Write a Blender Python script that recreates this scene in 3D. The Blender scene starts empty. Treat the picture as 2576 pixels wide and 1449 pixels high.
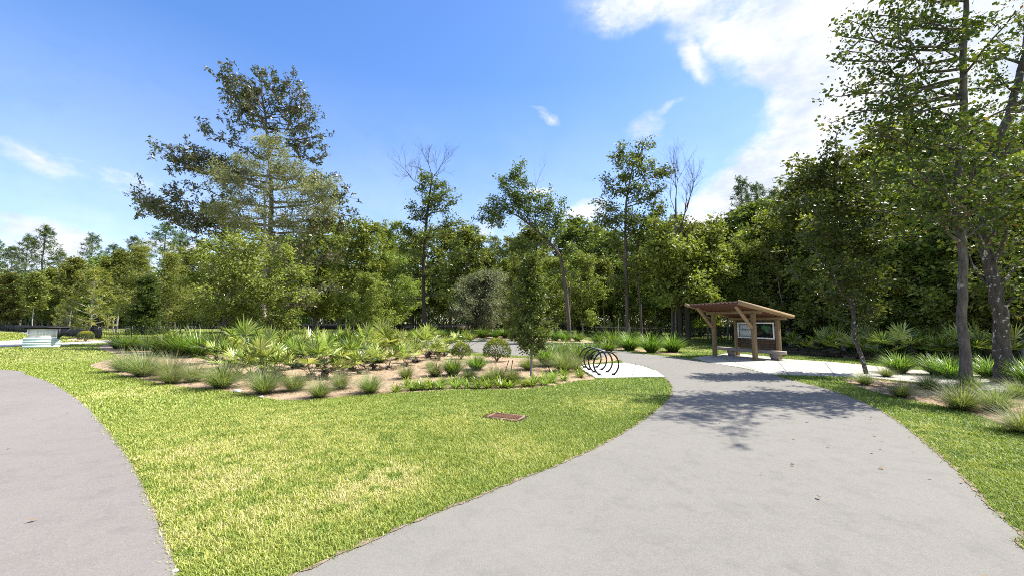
import bpy, math, random
import numpy as np
from mathutils import Vector, Matrix

C = bpy.context.scene.collection
SC = bpy.context.scene
R = math.radians

# ------------------------------------------------------------------ camera
PITCH = R(4.9); FPX = 1000.0; EYE = 1.6
cam_d = bpy.data.cameras.new('camera'); cam = bpy.data.objects.new('camera', cam_d); C.objects.link(cam)
cam_d.sensor_width = 36; cam_d.lens = 36 * FPX / 2576; cam_d.clip_start = .05; cam_d.clip_end = 3000
cam.location = (0, 0, EYE); cam.rotation_euler = (R(90) + PITCH, 0, 0)
SC.camera = cam

# ------------------------------------------------------------------ sun + sky
SUN_EL = R(57); SUN_H = Vector((.975, .19)).normalized()
sd = bpy.data.lights.new('sun', 'SUN'); sun = bpy.data.objects.new('sun', sd); C.objects.link(sun)
sd.energy = 5.0; sd.angle = R(.53); sd.color = (1, .955, .88)
to_sun = Vector((SUN_H.x * math.cos(SUN_EL), SUN_H.y * math.cos(SUN_EL), math.sin(SUN_EL)))
sun.rotation_euler = to_sun.to_track_quat('Z', 'Y').to_euler(); sun.location = (30, 10, 40)
SC.view_settings.view_transform = 'Standard'; SC.view_settings.look = 'None'
SC.view_settings.gamma = 1; SC.view_settings.exposure = 1.15
SC.cycles.max_bounces = 8; SC.cycles.transparent_max_bounces = 8
try: SC.cycles.use_denoising = False
except Exception: pass
try: SC.cycles.pixel_filter_type = 'BLACKMAN_HARRIS'; SC.cycles.filter_width = .95
except Exception: pass

def ray(px, py):
    a = (px - 1288) / FPX; b = -(py - 724.5) / FPX
    return Vector((a, math.cos(PITCH) - b * math.sin(PITCH), math.sin(PITCH) + b * math.cos(PITCH)))
def at(px, py, z=0.):                      # where a sight line meets the ground
    r = ray(px, py); t = (z - EYE) / r.z
    return Vector((r.x * t, r.y * t, z))
def P(px, py, Y):                          # the point on a sight line Y metres away
    r = ray(px, py); t = Y / r.y
    return Vector((r.x * t, Y, EYE + r.z * t))

world = bpy.data.worlds.new("World"); SC.world = world; world.use_nodes = True
nt = world.node_tree; nt.nodes.clear()
def N(nt, t, **kw):
    n = nt.nodes.new(t)
    for k, v in kw.items():
        if k in ('op',): n.operation = v
        elif hasattr(n, k): setattr(n, k, v)
    return n
def M2(nt, op, a, b=None, c=None, clamp=False):
    n = nt.nodes.new('ShaderNodeMath'); n.operation = op; n.use_clamp = clamp
    for i, v in enumerate((a, b, c)):
        if v is None: continue
        if isinstance(v, (int, float)): n.inputs[i].default_value = v
        else: nt.links.new(v, n.inputs[i])
    return n.outputs[0]
def build_world():
    L = nt.links.new
    sky = N(nt, 'ShaderNodeTexSky'); sky.sky_type = 'NISHITA'; sky.sun_disc = False
    sky.sun_elevation = SUN_EL; sky.sun_rotation = math.atan2(SUN_H.x, SUN_H.y)
    sky.air_density = 1.0; sky.dust_density = .6; sky.ozone_density = 1.6; sky.altitude = 0
    hs = N(nt, 'ShaderNodeHueSaturation'); hs.inputs['Saturation'].default_value = 1.27; hs.inputs['Value'].default_value = 1.27
    L(sky.outputs[0], hs.inputs['Color'])
    tn = N(nt, 'ShaderNodeMix'); tn.data_type = 'RGBA'; tn.blend_type = 'MULTIPLY'; tn.inputs['Factor'].default_value = 1; tn.inputs['B'].default_value = (1.05, .93, 1.02, 1); L(hs.outputs[0], tn.inputs['A'])
    tc = N(nt, 'ShaderNodeTexCoord'); sep = N(nt, 'ShaderNodeSeparateXYZ'); L(tc.outputs['Generated'], sep.inputs[0])
    x, y, z = sep.outputs
    az = M2(nt, 'ARCTAN2', x, y); el = M2(nt, 'ARCSINE', z)
    # warp the direction with noise so cloud edges are wispy
    def noise(scale, detail, rough=.6, stretch=(1, 1, 1), w=0.):
        mp = N(nt, 'ShaderNodeMapping'); mp.inputs['Scale'].default_value = stretch; mp.inputs['Rotation'].default_value = (0, 0, .3 + w)
        mp.inputs['Location'].default_value = (w * 3, w, 0)
        L(tc.outputs['Generated'], mp.inputs[0])
        n = N(nt, 'ShaderNodeTexNoise'); n.inputs['Scale'].default_value = scale; n.inputs['Detail'].default_value = detail
        n.inputs['Roughness'].default_value = rough; L(mp.outputs[0], n.inputs['Vector']); return n.outputs[0]
    w1 = M2(nt, 'SUBTRACT', noise(4, 6), .5); w2 = M2(nt, 'SUBTRACT', noise(4, 6, w=1.7), .5)
    fine = noise(9, 9, .68, (1, 1, 2.2)); fine2 = noise(20, 8, .7, (1, 1, 1.6), w=.9)
    azw = M2(nt, 'ADD', az, M2(nt, 'MULTIPLY', w1, .20)); elw = M2(nt, 'ADD', el, M2(nt, 'MULTIPLY', w2, .10))
    def blob(px, py, rx, ry, rot, amp, soft=1.):
        r = ray(px, py).normalized(); a0 = math.atan2(r.x, r.y); e0 = math.asin(r.z)
        da = M2(nt, 'SUBTRACT', azw, a0); de = M2(nt, 'SUBTRACT', elw, e0)
        c, s = math.cos(R(rot)), math.sin(R(rot))
        u = M2(nt, 'DIVIDE', M2(nt, 'ADD', M2(nt, 'MULTIPLY', da, c), M2(nt, 'MULTIPLY', de, s)), R(rx))
        v = M2(nt, 'DIVIDE', M2(nt, 'SUBTRACT', M2(nt, 'MULTIPLY', de, c), M2(nt, 'MULTIPLY', da, s)), R(ry))
        d = M2(nt, 'SQRT', M2(nt, 'ADD', M2(nt, 'MULTIPLY', u, u), M2(nt, 'MULTIPLY', v, v)))
        f = M2(nt, 'SUBTRACT', 1.0 * soft + .0, M2(nt, 'MULTIPLY', d, soft), clamp=True)
        return M2(nt, 'MULTIPLY', f, amp)
    blobs = [(1860, 60, 12, 6.4, -12, 1.45), (2080, 50, 13, 11, -10, 1.9), (1660, 25, 10, 4.0, -12, 1.5), (1520, 30, 7, 2.6, -15, 1.1), (2420, 60, 18, 16, 0, 2.2), (2000, 150, 7, 4.5, -10, 1.1),
             (2120, 350, 14, 7, 38, 1.9), (1900, 450, 14, 5.5, 36, 1.8), (2420, 330, 16, 13, 15, 2.1), (1780, 530, 12, 4.0, 22, 1.5), (2250, 480, 16, 8, 10, 1.7), (1625, 335, 4.6, 4.0, 0, 1.35),
             (1750, 175, 1.8, 4.4, 28, 1.2), (1388, 303, 2.0, 1.3, -25, 1.7), (1700, 270, 2.5, .8, 10, 1.0), (1360, 280, 2.5, .6, 0, .8),
             (110, 395, 16, 1.7, -14, .95), (330, 445, 11, 1.3, -17, .85), (-150, 375, 18, 2.2, -5, .8), (60, 560, 11, 1.4, -4, .5), (465, 625, 4, 2.6, 0, 2.2), (200, 590, 14, 1.2, 0, .5),
             (1230, 575, 9, 3, 5, 1.4), (1370, 492, 5, 1.1, 0, 1.5), (960, 500, 11, 8, 0, .7), (150, 640, 5, 2.5, 0, 2.0), (1490, 545, 7, 2.6, 5, 2.0), (1800, 590, 9, 3, 0, 1.8),
             (1900, 225, 9, 2.2, 14, -1.3), (2080, 150, 6, 1.6, 20, -.9), (1990, 520, 3.5, 1.5, 15, -.9), (1650, 90, 3, 1.4, 0, -.7), (2800, 100, 30, 25, 0, 2.0), (-900, 500, 30, 8, 0, 1.0), (3900, 300, 40, 25, 0, 1.4)]
    acc = None
    for b in blobs:
        o = blob(*b); acc = o if acc is None else M2(nt, 'ADD', acc, o)
    tex = M2(nt, 'ADD', M2(nt, 'MULTIPLY', fine, .75), M2(nt, 'MULTIPLY', fine2, .35))
    m = M2(nt, 'MULTIPLY', acc, M2(nt, 'MULTIPLY', M2(nt, 'SUBTRACT', tex, .22, clamp=True), 2.2))
    mr = N(nt, 'ShaderNodeMapRange'); mr.interpolation_type = 'SMOOTHSTEP'; L(m, mr.inputs[0])
    mr.inputs[1].default_value = .14; mr.inputs[2].default_value = 1.35
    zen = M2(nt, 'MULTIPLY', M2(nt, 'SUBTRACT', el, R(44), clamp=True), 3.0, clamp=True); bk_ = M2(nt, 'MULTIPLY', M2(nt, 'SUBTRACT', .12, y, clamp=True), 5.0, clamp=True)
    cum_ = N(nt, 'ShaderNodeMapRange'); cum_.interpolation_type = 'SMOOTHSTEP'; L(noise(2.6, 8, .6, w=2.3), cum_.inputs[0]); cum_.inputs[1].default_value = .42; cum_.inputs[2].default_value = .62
    fill_clouds = M2(nt, 'MULTIPLY', M2(nt, 'MAXIMUM', zen, bk_), cum_.outputs[0])  # unseen clouds overhead and behind the camera, added for neutral fill light
    # low thin veil near the horizon
    veil = M2(nt, 'MULTIPLY', M2(nt, 'SUBTRACT', 1.0, M2(nt, 'DIVIDE', el, R(32)), clamp=True), .42)
    mask = M2(nt, 'MAXIMUM', M2(nt, 'MAXIMUM', mr.outputs[0], fill_clouds), veil)
    shade = N(nt, 'ShaderNodeMix'); shade.data_type = 'RGBA'
    shade.inputs['A'].default_value = (3.3, 3.75, 4.5, 1); shade.inputs['B'].default_value = (5.0, 5.1, 5.3, 1)
    sf = N(nt, 'ShaderNodeMapRange'); L(noise(5, 9, .65, (1, 1, 1.8), w=.4), sf.inputs[0]); sf.inputs[1].default_value = .36; sf.inputs[2].default_value = .56; L(sf.outputs[0], shade.inputs['Factor'])
    mx = N(nt, 'ShaderNodeMix'); mx.data_type = 'RGBA'
    L(mask, mx.inputs['Factor']); L(tn.outputs['Result'], mx.inputs['A']); L(shade.outputs['Result'], mx.inputs['B'])
    bg = N(nt, 'ShaderNodeBackground'); bg.inputs['Strength'].default_value = .10
    out = N(nt, 'ShaderNodeOutputWorld'); L(mx.outputs['Result'], bg.inputs['Color']); L(bg.outputs[0], out.inputs[0])
build_world()

# ------------------------------------------------------------------ helpers
def tag(o, label=None, cat=None, group=None, kind=None):
    if label: o['label'] = label
    if cat: o['category'] = cat
    if group: o['group'] = group
    if kind: o['kind'] = kind
    return o
def empty(name, loc=(0, 0, 0), rz=0):
    o = bpy.data.objects.new(name, None); C.objects.link(o); o.location = loc; o.rotation_euler = (0, 0, rz); o.empty_display_size = .2
    return o

class Geo:
    def __init__(s): s.V = []; s.Q = []; s.T = []; s.n = 0; s.M = []
    def add(s, V, Q, t=.5, m=0):
        V = np.asarray(V, float).reshape(-1, 3); Q = np.asarray(Q, int).reshape(-1, 4)
        s.V.append(V); s.Q.append(Q + s.n); s.n += len(V)
        s.T.append(np.broadcast_to(np.asarray(t, float), (len(V),)).copy()); s.M.append(np.full(len(Q), m))
        return s
    def box(s, c, size, m=0, rz=0.):
        hx, hy, hz = [k / 2 for k in size]
        V = np.array([[x, y, z] for z in (-hz, hz) for x, y in ((-hx, -hy), (hx, -hy), (hx, hy), (-hx, hy))], float)
        if rz:
            co, si = math.cos(rz), math.sin(rz); V[:, :2] = V[:, :2] @ np.array([[co, si], [-si, co]])
        return s.add(V + np.array(c, float), [[3, 2, 1, 0], [4, 5, 6, 7], [0, 1, 5, 4], [1, 2, 6, 5], [2, 3, 7, 6], [3, 0, 4, 7]], .5, m)
    def beam(s, p0, p1, w, h, up=(0, 0, 1), m=0):      # square timber from p0 to p1
        p0 = Vector(p0); p1 = Vector(p1); d = (p1 - p0).normalized(); sd_ = d.cross(Vector(up)).normalized(); u = sd_.cross(d)
        V = [p + sd_ * a * w / 2 + u * b * h / 2 for p in (p0, p1) for a, b in ((-1, -1), (1, -1), (1, 1), (-1, 1))]
        return s.add([tuple(v) for v in V], [[0, 1, 2, 3], [7, 6, 5, 4], [1, 0, 4, 5], [2, 1, 5, 6], [3, 2, 6, 7], [0, 3, 7, 4]], .5, m)
    def tube(s, pts, rad, sides=6, t=.5, m=0):
        pts = np.asarray([tuple(p) for p in pts], float); n = len(pts); rad = np.broadcast_to(np.asarray(rad, float), (n,))
        d = np.gradient(pts, axis=0); d /= np.linalg.norm(d, axis=1)[:, None] + 1e-9
        ref = np.array([.3, .9, .1]) if abs(d[0][2]) > .7 else np.array([0, 0, 1.])
        a = np.cross(d, ref); a /= np.linalg.norm(a, axis=1)[:, None] + 1e-9; b = np.cross(d, a)
        th = np.arange(sides) * 2 * math.pi / sides
        V = pts[:, None, :] + rad[:, None, None] * (np.cos(th)[None, :, None] * a[:, None, :] + np.sin(th)[None, :, None] * b[:, None, :])
        i = np.arange(n - 1)[:, None] * sides; j = np.arange(sides)[None, :]; k = (j + 1) % sides
        Q = np.stack([i + j, i + k, i + sides + k, i + sides + j], -1).reshape(-1, 4)
        return s.add(V.reshape(-1, 3), Q, t, m)
    def build(s, name, mats, parent=None, smooth=False, bevel=0):
        V = np.concatenate(s.V); Q = np.concatenate(s.Q); T = np.concatenate(s.T); MI = np.concatenate(s.M)
        me = bpy.data.meshes.new(name); me.vertices.add(len(V)); me.vertices.foreach_set('co', V.astype(np.float32).ravel())
        me.loops.add(len(Q) * 4); me.loops.foreach_set('vertex_index', Q.astype(np.int32).ravel())
        me.polygons.add(len(Q)); me.polygons.foreach_set('loop_start', np.arange(len(Q), dtype=np.int32) * 4)
        me.polygons.foreach_set('loop_total', np.full(len(Q), 4, np.int32))
        if not isinstance(mats, (list, tuple)): mats = [mats]
        for m in mats: me.materials.append(m)
        if len(mats) > 1: me.polygons.foreach_set('material_index', MI.astype(np.int32))
        at_ = me.attributes.new('tint', 'FLOAT', 'POINT'); at_.data.foreach_set('value', T.astype(np.float32))
        me.update(calc_edges=True)
        if smooth: me.polygons.foreach_set('use_smooth', np.ones(len(Q), bool))
        o = bpy.data.objects.new(name, me); C.objects.link(o)
        if parent: o.parent = parent
        if bevel:
            b = o.modifiers.new('bevel', 'BEVEL'); b.width = bevel; b.segments = 2; b.limit_method = 'ANGLE'
        return o

def lettering(body, size, mat, parent, loc, align='LEFT', sp=1., ex=.002):
    cu = bpy.data.curves.new('lettering', 'FONT'); cu.body = body; cu.size = size; cu.align_x = align; cu.extrude = ex; cu.space_character = sp
    t = bpy.data.objects.new('tmp', cu); me = bpy.data.meshes.new_from_object(t); bpy.data.objects.remove(t); me.name = 'lettering'; me.materials.clear(); me.materials.append(mat)
    o = bpy.data.objects.new('lettering', me); C.objects.link(o); o.parent = parent; o.location = loc; o.rotation_euler = (R(90), 0, 0); return o
def copy_tree(o, loc, rz=0, sc=1., label=None, scz=None):
    c = o.copy(); C.objects.link(c); c.location = loc; c.rotation_euler = (0, 0, rz); c.scale = (sc, sc, scz or sc)
    if label: c['label'] = label
    for ch in [k for k in bpy.data.objects if k.parent == o]:
        d = ch.copy(); C.objects.link(d); d.parent = c
    return c
ORD = 'first second third fourth fifth sixth seventh eighth ninth tenth eleventh twelfth thirteenth fourteenth fifteenth sixteenth seventeenth eighteenth nineteenth twentieth'.split()
ORD += ['twenty-' + w for w in ORD[:9]] + ['thirtieth'] + ['thirty-' + w for w in ORD[:9]] + ['fortieth'] + ['forty-' + w for w in ORD[:9]] + ['fiftieth']
def from_left(i, n):
    if n == 1: return 'standing alone'
    if i == 0: return 'leftmost of the row'
    if i == n - 1: return 'rightmost of the row'
    return ORD[i] + ' from the left' if i < n / 2 else (ORD[n - 1 - i] + ' from the right' if n - 1 - i > 0 else 'rightmost')

# ------------------------------------------------------------------ materials
def new_mat(name):
    m = bpy.data.materials.new(name); m.use_nodes = True; t = m.node_tree; b = t.nodes['Principled BSDF']
    b.inputs['Specular IOR Level'].default_value = .3
    return m, t, b
def ramp(t, fac, stops):
    r = t.nodes.new('ShaderNodeValToRGB'); e = r.color_ramp.elements
    while len(e) < len(stops): e.new(.5)
    for k, (p, c) in zip(e, stops): k.position = p; k.color = (*c, 1)
    t.links.new(fac, r.inputs[0]); return r.outputs[0]
def tnoise(t, scale, detail=5, rough=.6, stretch=None, coord='Object', dist=0):
    tc = t.nodes.new('ShaderNodeTexCoord'); src = tc.outputs[coord]
    if stretch:
        mp = t.nodes.new('ShaderNodeMapping'); mp.inputs['Scale'].default_value = stretch; t.links.new(src, mp.inputs[0]); src = mp.outputs[0]
    n = t.nodes.new('ShaderNodeTexNoise'); n.inputs['Scale'].default_value = scale; n.inputs['Detail'].default_value = detail
    n.inputs['Roughness'].default_value = rough; n.inputs['Distortion'].default_value = dist
    t.links.new(src, n.inputs['Vector']); return n.outputs[0]
def mixc(t, f, a, b, mode='MIX'):
    m = t.nodes.new('ShaderNodeMix'); m.data_type = 'RGBA'; m.blend_type = mode
    for k, v in (('Factor', f), ('A', a), ('B', b)):
        if isinstance(v, (int, float)): m.inputs[k].default_value = v
        elif isinstance(v, tuple): m.inputs[k].default_value = (*v, 1)
        else: t.links.new(v, m.inputs[k])
    return m.outputs['Result']
def bump(t, b, h, dist=.01, strength=.6):
    n = t.nodes.new('ShaderNodeBump'); n.inputs['Distance'].default_value = dist; n.inputs['Strength'].default_value = strength
    t.links.new(h, n.inputs['Height']); t.links.new(n.outputs[0], b.inputs['Normal'])

def leaf_mat(name, stops, trans=.45, rough=.45, spec=.35, objvar=.25, tcol=(1.0, 1.15, .45)):
    m, t, b = new_mat(name)
    a = t.nodes.new('ShaderNodeAttribute'); a.attribute_name = 'tint'
    col = ramp(t, a.outputs['Fac'], stops)
    oi = t.nodes.new('ShaderNodeObjectInfo')
    hs = t.nodes.new('ShaderNodeHueSaturation'); t.links.new(col, hs.inputs['Color'])
    t.links.new(M2(t, 'ADD', M2(t, 'MULTIPLY', oi.outputs['Random'], 2 * objvar), 1 - objvar), hs.inputs['Value'])
    t.links.new(M2(t, 'ADD', M2(t, 'MULTIPLY', oi.outputs['Random'], .03), .474), hs.inputs['Hue'])
    t.links.new(hs.outputs[0], b.inputs['Base Color']); b.inputs['Roughness'].default_value = rough; b.inputs['Specular IOR Level'].default_value = spec
    tr = t.nodes.new('ShaderNodeBsdfTranslucent'); t.links.new(mixc(t, 1., hs.outputs[0], tcol, 'MULTIPLY'), tr.inputs['Color'])
    mx = t.nodes.new('ShaderNodeMixShader'); mx.inputs[0].default_value = trans
    out = t.nodes['Material Output']; t.links.new(b.outputs[0], mx.inputs[1]); t.links.new(tr.outputs[0], mx.inputs[2]); t.links.new(mx.outputs[0], out.inputs[0])
    return m
def bark_mat(name, c0, c1, scale=9, lichen=None, lscale=6, lpos=.6):
    m, t, b = new_mat(name)
    n = tnoise(t, scale, 8, .7, (1, 1, .25)); col = ramp(t, n, [(.3, c0), (.68, c1)])
    if lichen:
        l = tnoise(t, lscale, 4, .6, (1, 1, .7)); f = ramp(t, l, [(lpos, (0, 0, 0)), (lpos + .04, (1, 1, 1))]); col = mixc(t, f, col, lichen)
    t.links.new(col, b.inputs['Base Color']); b.inputs['Roughness'].default_value = .9; bump(t, b, n, .03, .8)
    return m
MT = {}
MT['magnolia'] = leaf_mat('magnolia_leaf', [(0, (0.034, 0.055, 0.016)), (.5, (0.086, 0.115, 0.032)), (.8, (0.196, 0.149, 0.069)), (1, (0.276, 0.184, 0.098))], .15, .33, .5, .1)
MT['oak'] = leaf_mat('oak_leaf', [(0, (0.033, 0.061, 0.014)), (.55, (0.124, 0.183, 0.038)), (.85, (0.248, 0.319, 0.083)), (1, (0.401, 0.460, 0.165))], .36, .45, .22, .22, (1.0, 1.08, .42))
MT['olive'] = leaf_mat('olive_leaf', [(0, (0.050, 0.073, 0.016)), (.55, (0.168, 0.207, 0.043)), (.85, (0.314, 0.347, 0.090)), (1, (0.470, 0.482, 0.179))], .38, .45, .22, .22, (1.0, 1.05, .42))
MT['light'] = leaf_mat('light_leaf', [(0, (.06, .095, .018)), (.5, (.20, .26, .05)), (.85, (.36, .41, .12)), (1, (.50, .53, .24))], .42, .48, .22, .12, (1.0, 1.08, .45))
MT['cypress'] = leaf_mat('cypress_leaf', [(0, (.07, .10, .03)), (.5, (.21, .26, .09)), (1, (.44, .48, .26))], .4, .5, .3, .1, (1.0, 1.05, .55))
MT['yellow'] = leaf_mat('yellow_leaf', [(0, (.11, .13, .03)), (.6, (.24, .27, .06)), (1, (.40, .38, .12))], .45, .5, .3, .1)
MT['gum'] = leaf_mat('gum_leaf', [(0, (0.026, 0.052, 0.009)), (.5, (0.077, 0.120, 0.021)), (.80, (0.181, 0.224, 0.043)), (.93, (0.327, 0.241, 0.060)), (1, (0.361, 0.129, 0.043))], .28, .42, .22, .12, (1.0, 1.02, .4))
MT['pine'] = leaf_mat('pine_needle', [(0, (0.033, 0.068, 0.022)), (.6, (0.094, 0.149, 0.041)), (1, (0.186, 0.243, 0.075))], .25, .5, .35, .2)
MT['youngpine'] = leaf_mat('young_pine_needle', [(0, (.08, .13, .02)), (.6, (.24, .31, .05)), (1, (.40, .44, .12))], .36, .5, .3, .08, (1.0, 1.0, .5))
MT['grey'] = leaf_mat('grey_leaf', [(0, (0.086, 0.094, 0.058)), (.6, (0.202, 0.216, 0.130)), (1, (0.346, 0.346, 0.245))], .35, .6, .3, .15)
MT['clump'] = leaf_mat('strap_leaf', [(0, (0.034, 0.074, 0.011)), (.5, (0.095, 0.176, 0.024)), (.85, (0.216, 0.324, 0.068)), (1, (0.351, 0.419, 0.135))], .4, .35, .5, .15)
MT['muhly'] = leaf_mat('muhly_blade', [(0, (0.075, 0.106, 0.037)), (.5, (0.163, 0.213, 0.075)), (.85, (0.300, 0.338, 0.150)), (1, (0.413, 0.388, 0.213))], .4, .5, .4, .12)
MT['fan'] = leaf_mat('palmetto_frond', [(0, (.03, .065, .012)), (.35, (.12, .19, .03)), (.65, (.36, .44, .09)), (1, (.60, .62, .26))], .3, .28, .7, .15)
MT['deadfan'] = leaf_mat('dead_frond', [(0, (.10, .07, .04)), (1, (.34, .26, .16))], .2, .8, .2, .1, (1, 1, 1))
MT['lily'] = leaf_mat('lily_blade', [(0, (0.072, 0.132, 0.018)), (.5, (0.180, 0.276, 0.036)), (1, (0.360, 0.444, 0.084))], .4, .35, .5, .12)
MT['hedge'] = leaf_mat('hedge_leaf', [(0, (0.044, 0.075, 0.015)), (.5, (0.125, 0.163, 0.031)), (1, (0.450, 0.450, 0.050))], .35, .4, .4, .1)
MT['grass'] = leaf_mat('grass_blade', [(0, (0.072, 0.131, 0.017)), (.3, (0.154, 0.244, 0.033)), (.58, (0.299, 0.364, 0.063)), (.8, (0.474, 0.488, 0.131)), (1, (0.577, 0.520, 0.271))], .3, .5, .35, 0., (1.05, 1.08, .42))
MT['bark'] = bark_mat('brown_bark', (.05, .038, .03), (.17, .14, .115))
MT['darkbark'] = bark_mat('dark_bark', (.018, .014, .012), (.075, .06, .05))
MT['palebark'] = bark_mat('pale_bark', (.16, .14, .12), (.42, .39, .35))
MT['lichenbark'] = bark_mat('lichen_bark', (.030, .024, .021), (.12, .10, .085), 14, (.48, .48, .44), 11, .6)
MT['greybark'] = bark_mat('grey_bark', (.035, .03, .026), (.17, .145, .12), 12, (.30, .275, .24), 5, .62)

def ground_mats():
    # lawn soil seen between the blades
    m, t, b = new_mat('lawn_ground'); n = tnoise(t, .5, 6, .65); n2 = tnoise(t, 30, 4, .7)
    c = ramp(t, n, [(.3, (.13, .17, .035)), (.5, (.20, .23, .055)), (.68, (.27, .27, .09))])
    c = mixc(t, .45, c, ramp(t, n2, [(.35, (.05, .07, .015)), (.65, (.24, .27, .07))])); t.links.new(c, b.inputs['Base Color'])
    b.inputs['Roughness'].default_value = 1; bump(t, b, n2, .03, .8); MT['lawn'] = m
    m, t, b = new_mat('mulch'); n = tnoise(t, 1.1, 5, .6); n2 = tnoise(t, 24, 8, .75, (1, .45, 1), dist=.6); n3 = tnoise(t, 60, 4, .8, (.4, 1, 1), dist=1)
    c = ramp(t, n2, [(.30, (.10, .06, .035)), (.47, (.31, .21, .125)), (.66, (.55, .42, .28))])
    c = mixc(t, ramp(t, n3, [(.35, (1, 1, 1)), (.55, (0, 0, 0))]), c, (.14, .08, .05)); c = mixc(t, n, c, (.48, .36, .24)); t.links.new(c, b.inputs['Base Color'])
    b.inputs['Roughness'].default_value = 1; bump(t, b, n2, .04, 1); MT['mulch'] = m
    def asphalt(name, base, pink):
        m, t, b = new_mat(name); n = tnoise(t, .45, 5, .6); n2 = tnoise(t, 95, 3, .85); n3 = tnoise(t, 38, 4, .75); n4 = tnoise(t, 3.5, 6, .7)
        c = ramp(t, n2, [(.25, tuple(k * .42 for k in base)), (.5, base), (.75, tuple(min(1, k * 1.75) for k in base))])
        c = mixc(t, M2(t, 'MULTIPLY', n, .5), c, pink)
        c = mixc(t, .5, c, ramp(t, n3, [(.3, tuple(k * .8 for k in base)), (.7, tuple(k * 1.2 for k in base))]))
        c = mixc(t, ramp(t, n4, [(.50, (0, 0, 0)), (.78, (.65, .65, .65))]), c, tuple(k * .68 for k in base))
        n5 = tnoise(t, .16, 4, .7, dist=1.2); c = mixc(t, ramp(t, n5, [(.42, (0, 0, 0)), (.7, (.45, .45, .45))]), c, tuple(k * 1.28 for k in base))
        t.links.new(c, b.inputs['Base Color']); b.inputs['Roughness'].default_value = .85; bump(t, b, n2, .006, .6); return m
    MT['asphalt'] = asphalt('asphalt', (.168, .160, .140), (.194, .184, .162))
    MT['asphalt2'] = asphalt('pinkish_asphalt', (.176, .160, .146), (.208, .184, .168))
    def conc(name, c0, c1, sc=5):
        m, t, b = new_mat(name); n = tnoise(t, sc, 8, .7); n2 = tnoise(t, 90, 3, .7)
        c = mixc(t, .3, ramp(t, n, [(.3, c0), (.7, c1)]), ramp(t, n2, [(.3, c0), (.7, c1)])); t.links.new(c, b.inputs['Base Color'])
        b.inputs['Roughness'].default_value = .85; bump(t, b, n2, .004, .4); return m
    MT['concrete'] = conc('pale_concrete', (.50, .49, .465), (.60, .59, .565), 1.6); MT['concrete2'] = conc('weathered_concrete', (.31, .29, .24), (.42, .395, .335), 1.3)
    MT['drive'] = conc('pale_asphalt', (.27, .265, .26), (.34, .335, .33))
    m, t, b = new_mat('forest_floor'); n = tnoise(t, 2, 8, .7); t.links.new(ramp(t, n, [(.3, (.03, .028, .012)), (.55, (.07, .06, .03)), (.75, (.13, .10, .055))]), b.inputs['Base Color'])
    b.inputs['Roughness'].default_value = 1; bump(t, b, n, .06, 1); MT['floor'] = m
ground_mats()
MT['soil_and_shade'] = None
def plain(name, c, rough=.6, var=.12, scale=8, stretch=None, metal=0, bmp=.3):
    m, t, b = new_mat(name); n = tnoise(t, scale, 7, .65, stretch)
    t.links.new(ramp(t, n, [(.3, tuple(k * (1 - var) for k in c)), (.7, tuple(min(1, k * (1 + var)) for k in c))]), b.inputs['Base Color'])
    b.inputs['Roughness'].default_value = rough; b.inputs['Metallic'].default_value = metal; bump(t, b, n, .004, bmp); return m
MT['timber'] = plain('tan_timber', (.215, .15, .08), .7, .22, 14, (1, 1, .12)); MT['timberx'] = plain('tan_timber_lengthwise', (.215, .15, .08), .7, .2, 14, (.12, .5, 1))
MT['timbery'] = plain('tan_timber_crosswise', (.30, .205, .115), .7, .2, 14, (.5, .12, 1))
MT['rust_roof'] = plain('red_brown_rafter', (.12, .055, .033), .75, .2, 14, (1, .15, 1)); MT['roofing'] = plain('brown_roofing', (.12, .085, .065), .7, .2, 10)
MT['slat'] = plain('dark_brown_slat', (.095, .062, .042), .7, .25, 12, (.1, 1, 1)); MT['black'] = plain('black_metal', (.012, .012, .014), .38, .2, 20, None, .3)
MT['stonebench'] = plain('brown_stone', (.30, .25, .21), .8, .12, 18); MT['white'] = plain('white_paint', (.80, .80, .79), .5, .03)
MT['panelpale'] = plain('pale_panel', (.62, .66, .68), .4, .04, 3); MT['paneldark'] = plain('dark_panel', (.008, .012, .010), .25, .3, 4)
MT['inkgrey'] = plain('grey_ink', (.15, .16, .17), .6, .05); MT['mapgreen'] = plain('map_green', (.03, .12, .04), .4, .5, 9)
MT['maplight'] = plain('map_pale_line', (.30, .36, .31), .4, .1)
MT['signblue'] = plain('pale_blue_board', (.58, .71, .75), .6, .06, 10, (.2, 1, 1)); MT['signblack'] = plain('black_stained_timber', (.016, .014, .016), .6, .3, 10)
MT['faint'] = plain('faint_grey_letter', (.52, .54, .54), .6, .02); MT['rust'] = plain('rusty_iron', (.12, .058, .034), .85, .5, 22, None, .1)
MT['rustpale'] = plain('pale_rust', (.21, .135, .09), .85, .35, 22); MT['pit'] = plain('dark_pit', (.012, .009, .007), 1, .2)
MT['screen'] = plain('black_fence_screen', (.010, .011, .012), .8, .4, 3); MT['stake'] = plain('grey_stake', (.28, .25, .21), .8, .2)
MT['beige'] = plain('beige_wood', (.50, .40, .28), .7, .1); MT['redwood'] = plain('red_brown_wood', (.17, .07, .045), .7, .2)
MT['rampwhite'] = plain('pale_ramp_board', (.66, .60, .60), .6, .05); MT['soil_and_shade'] = plain('dark_soil_and_shade', (.20, .155, .11), 1, .6, 25); MT['stone'] = plain('pale_stone', (.6, .57, .53), .8, .1)

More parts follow.
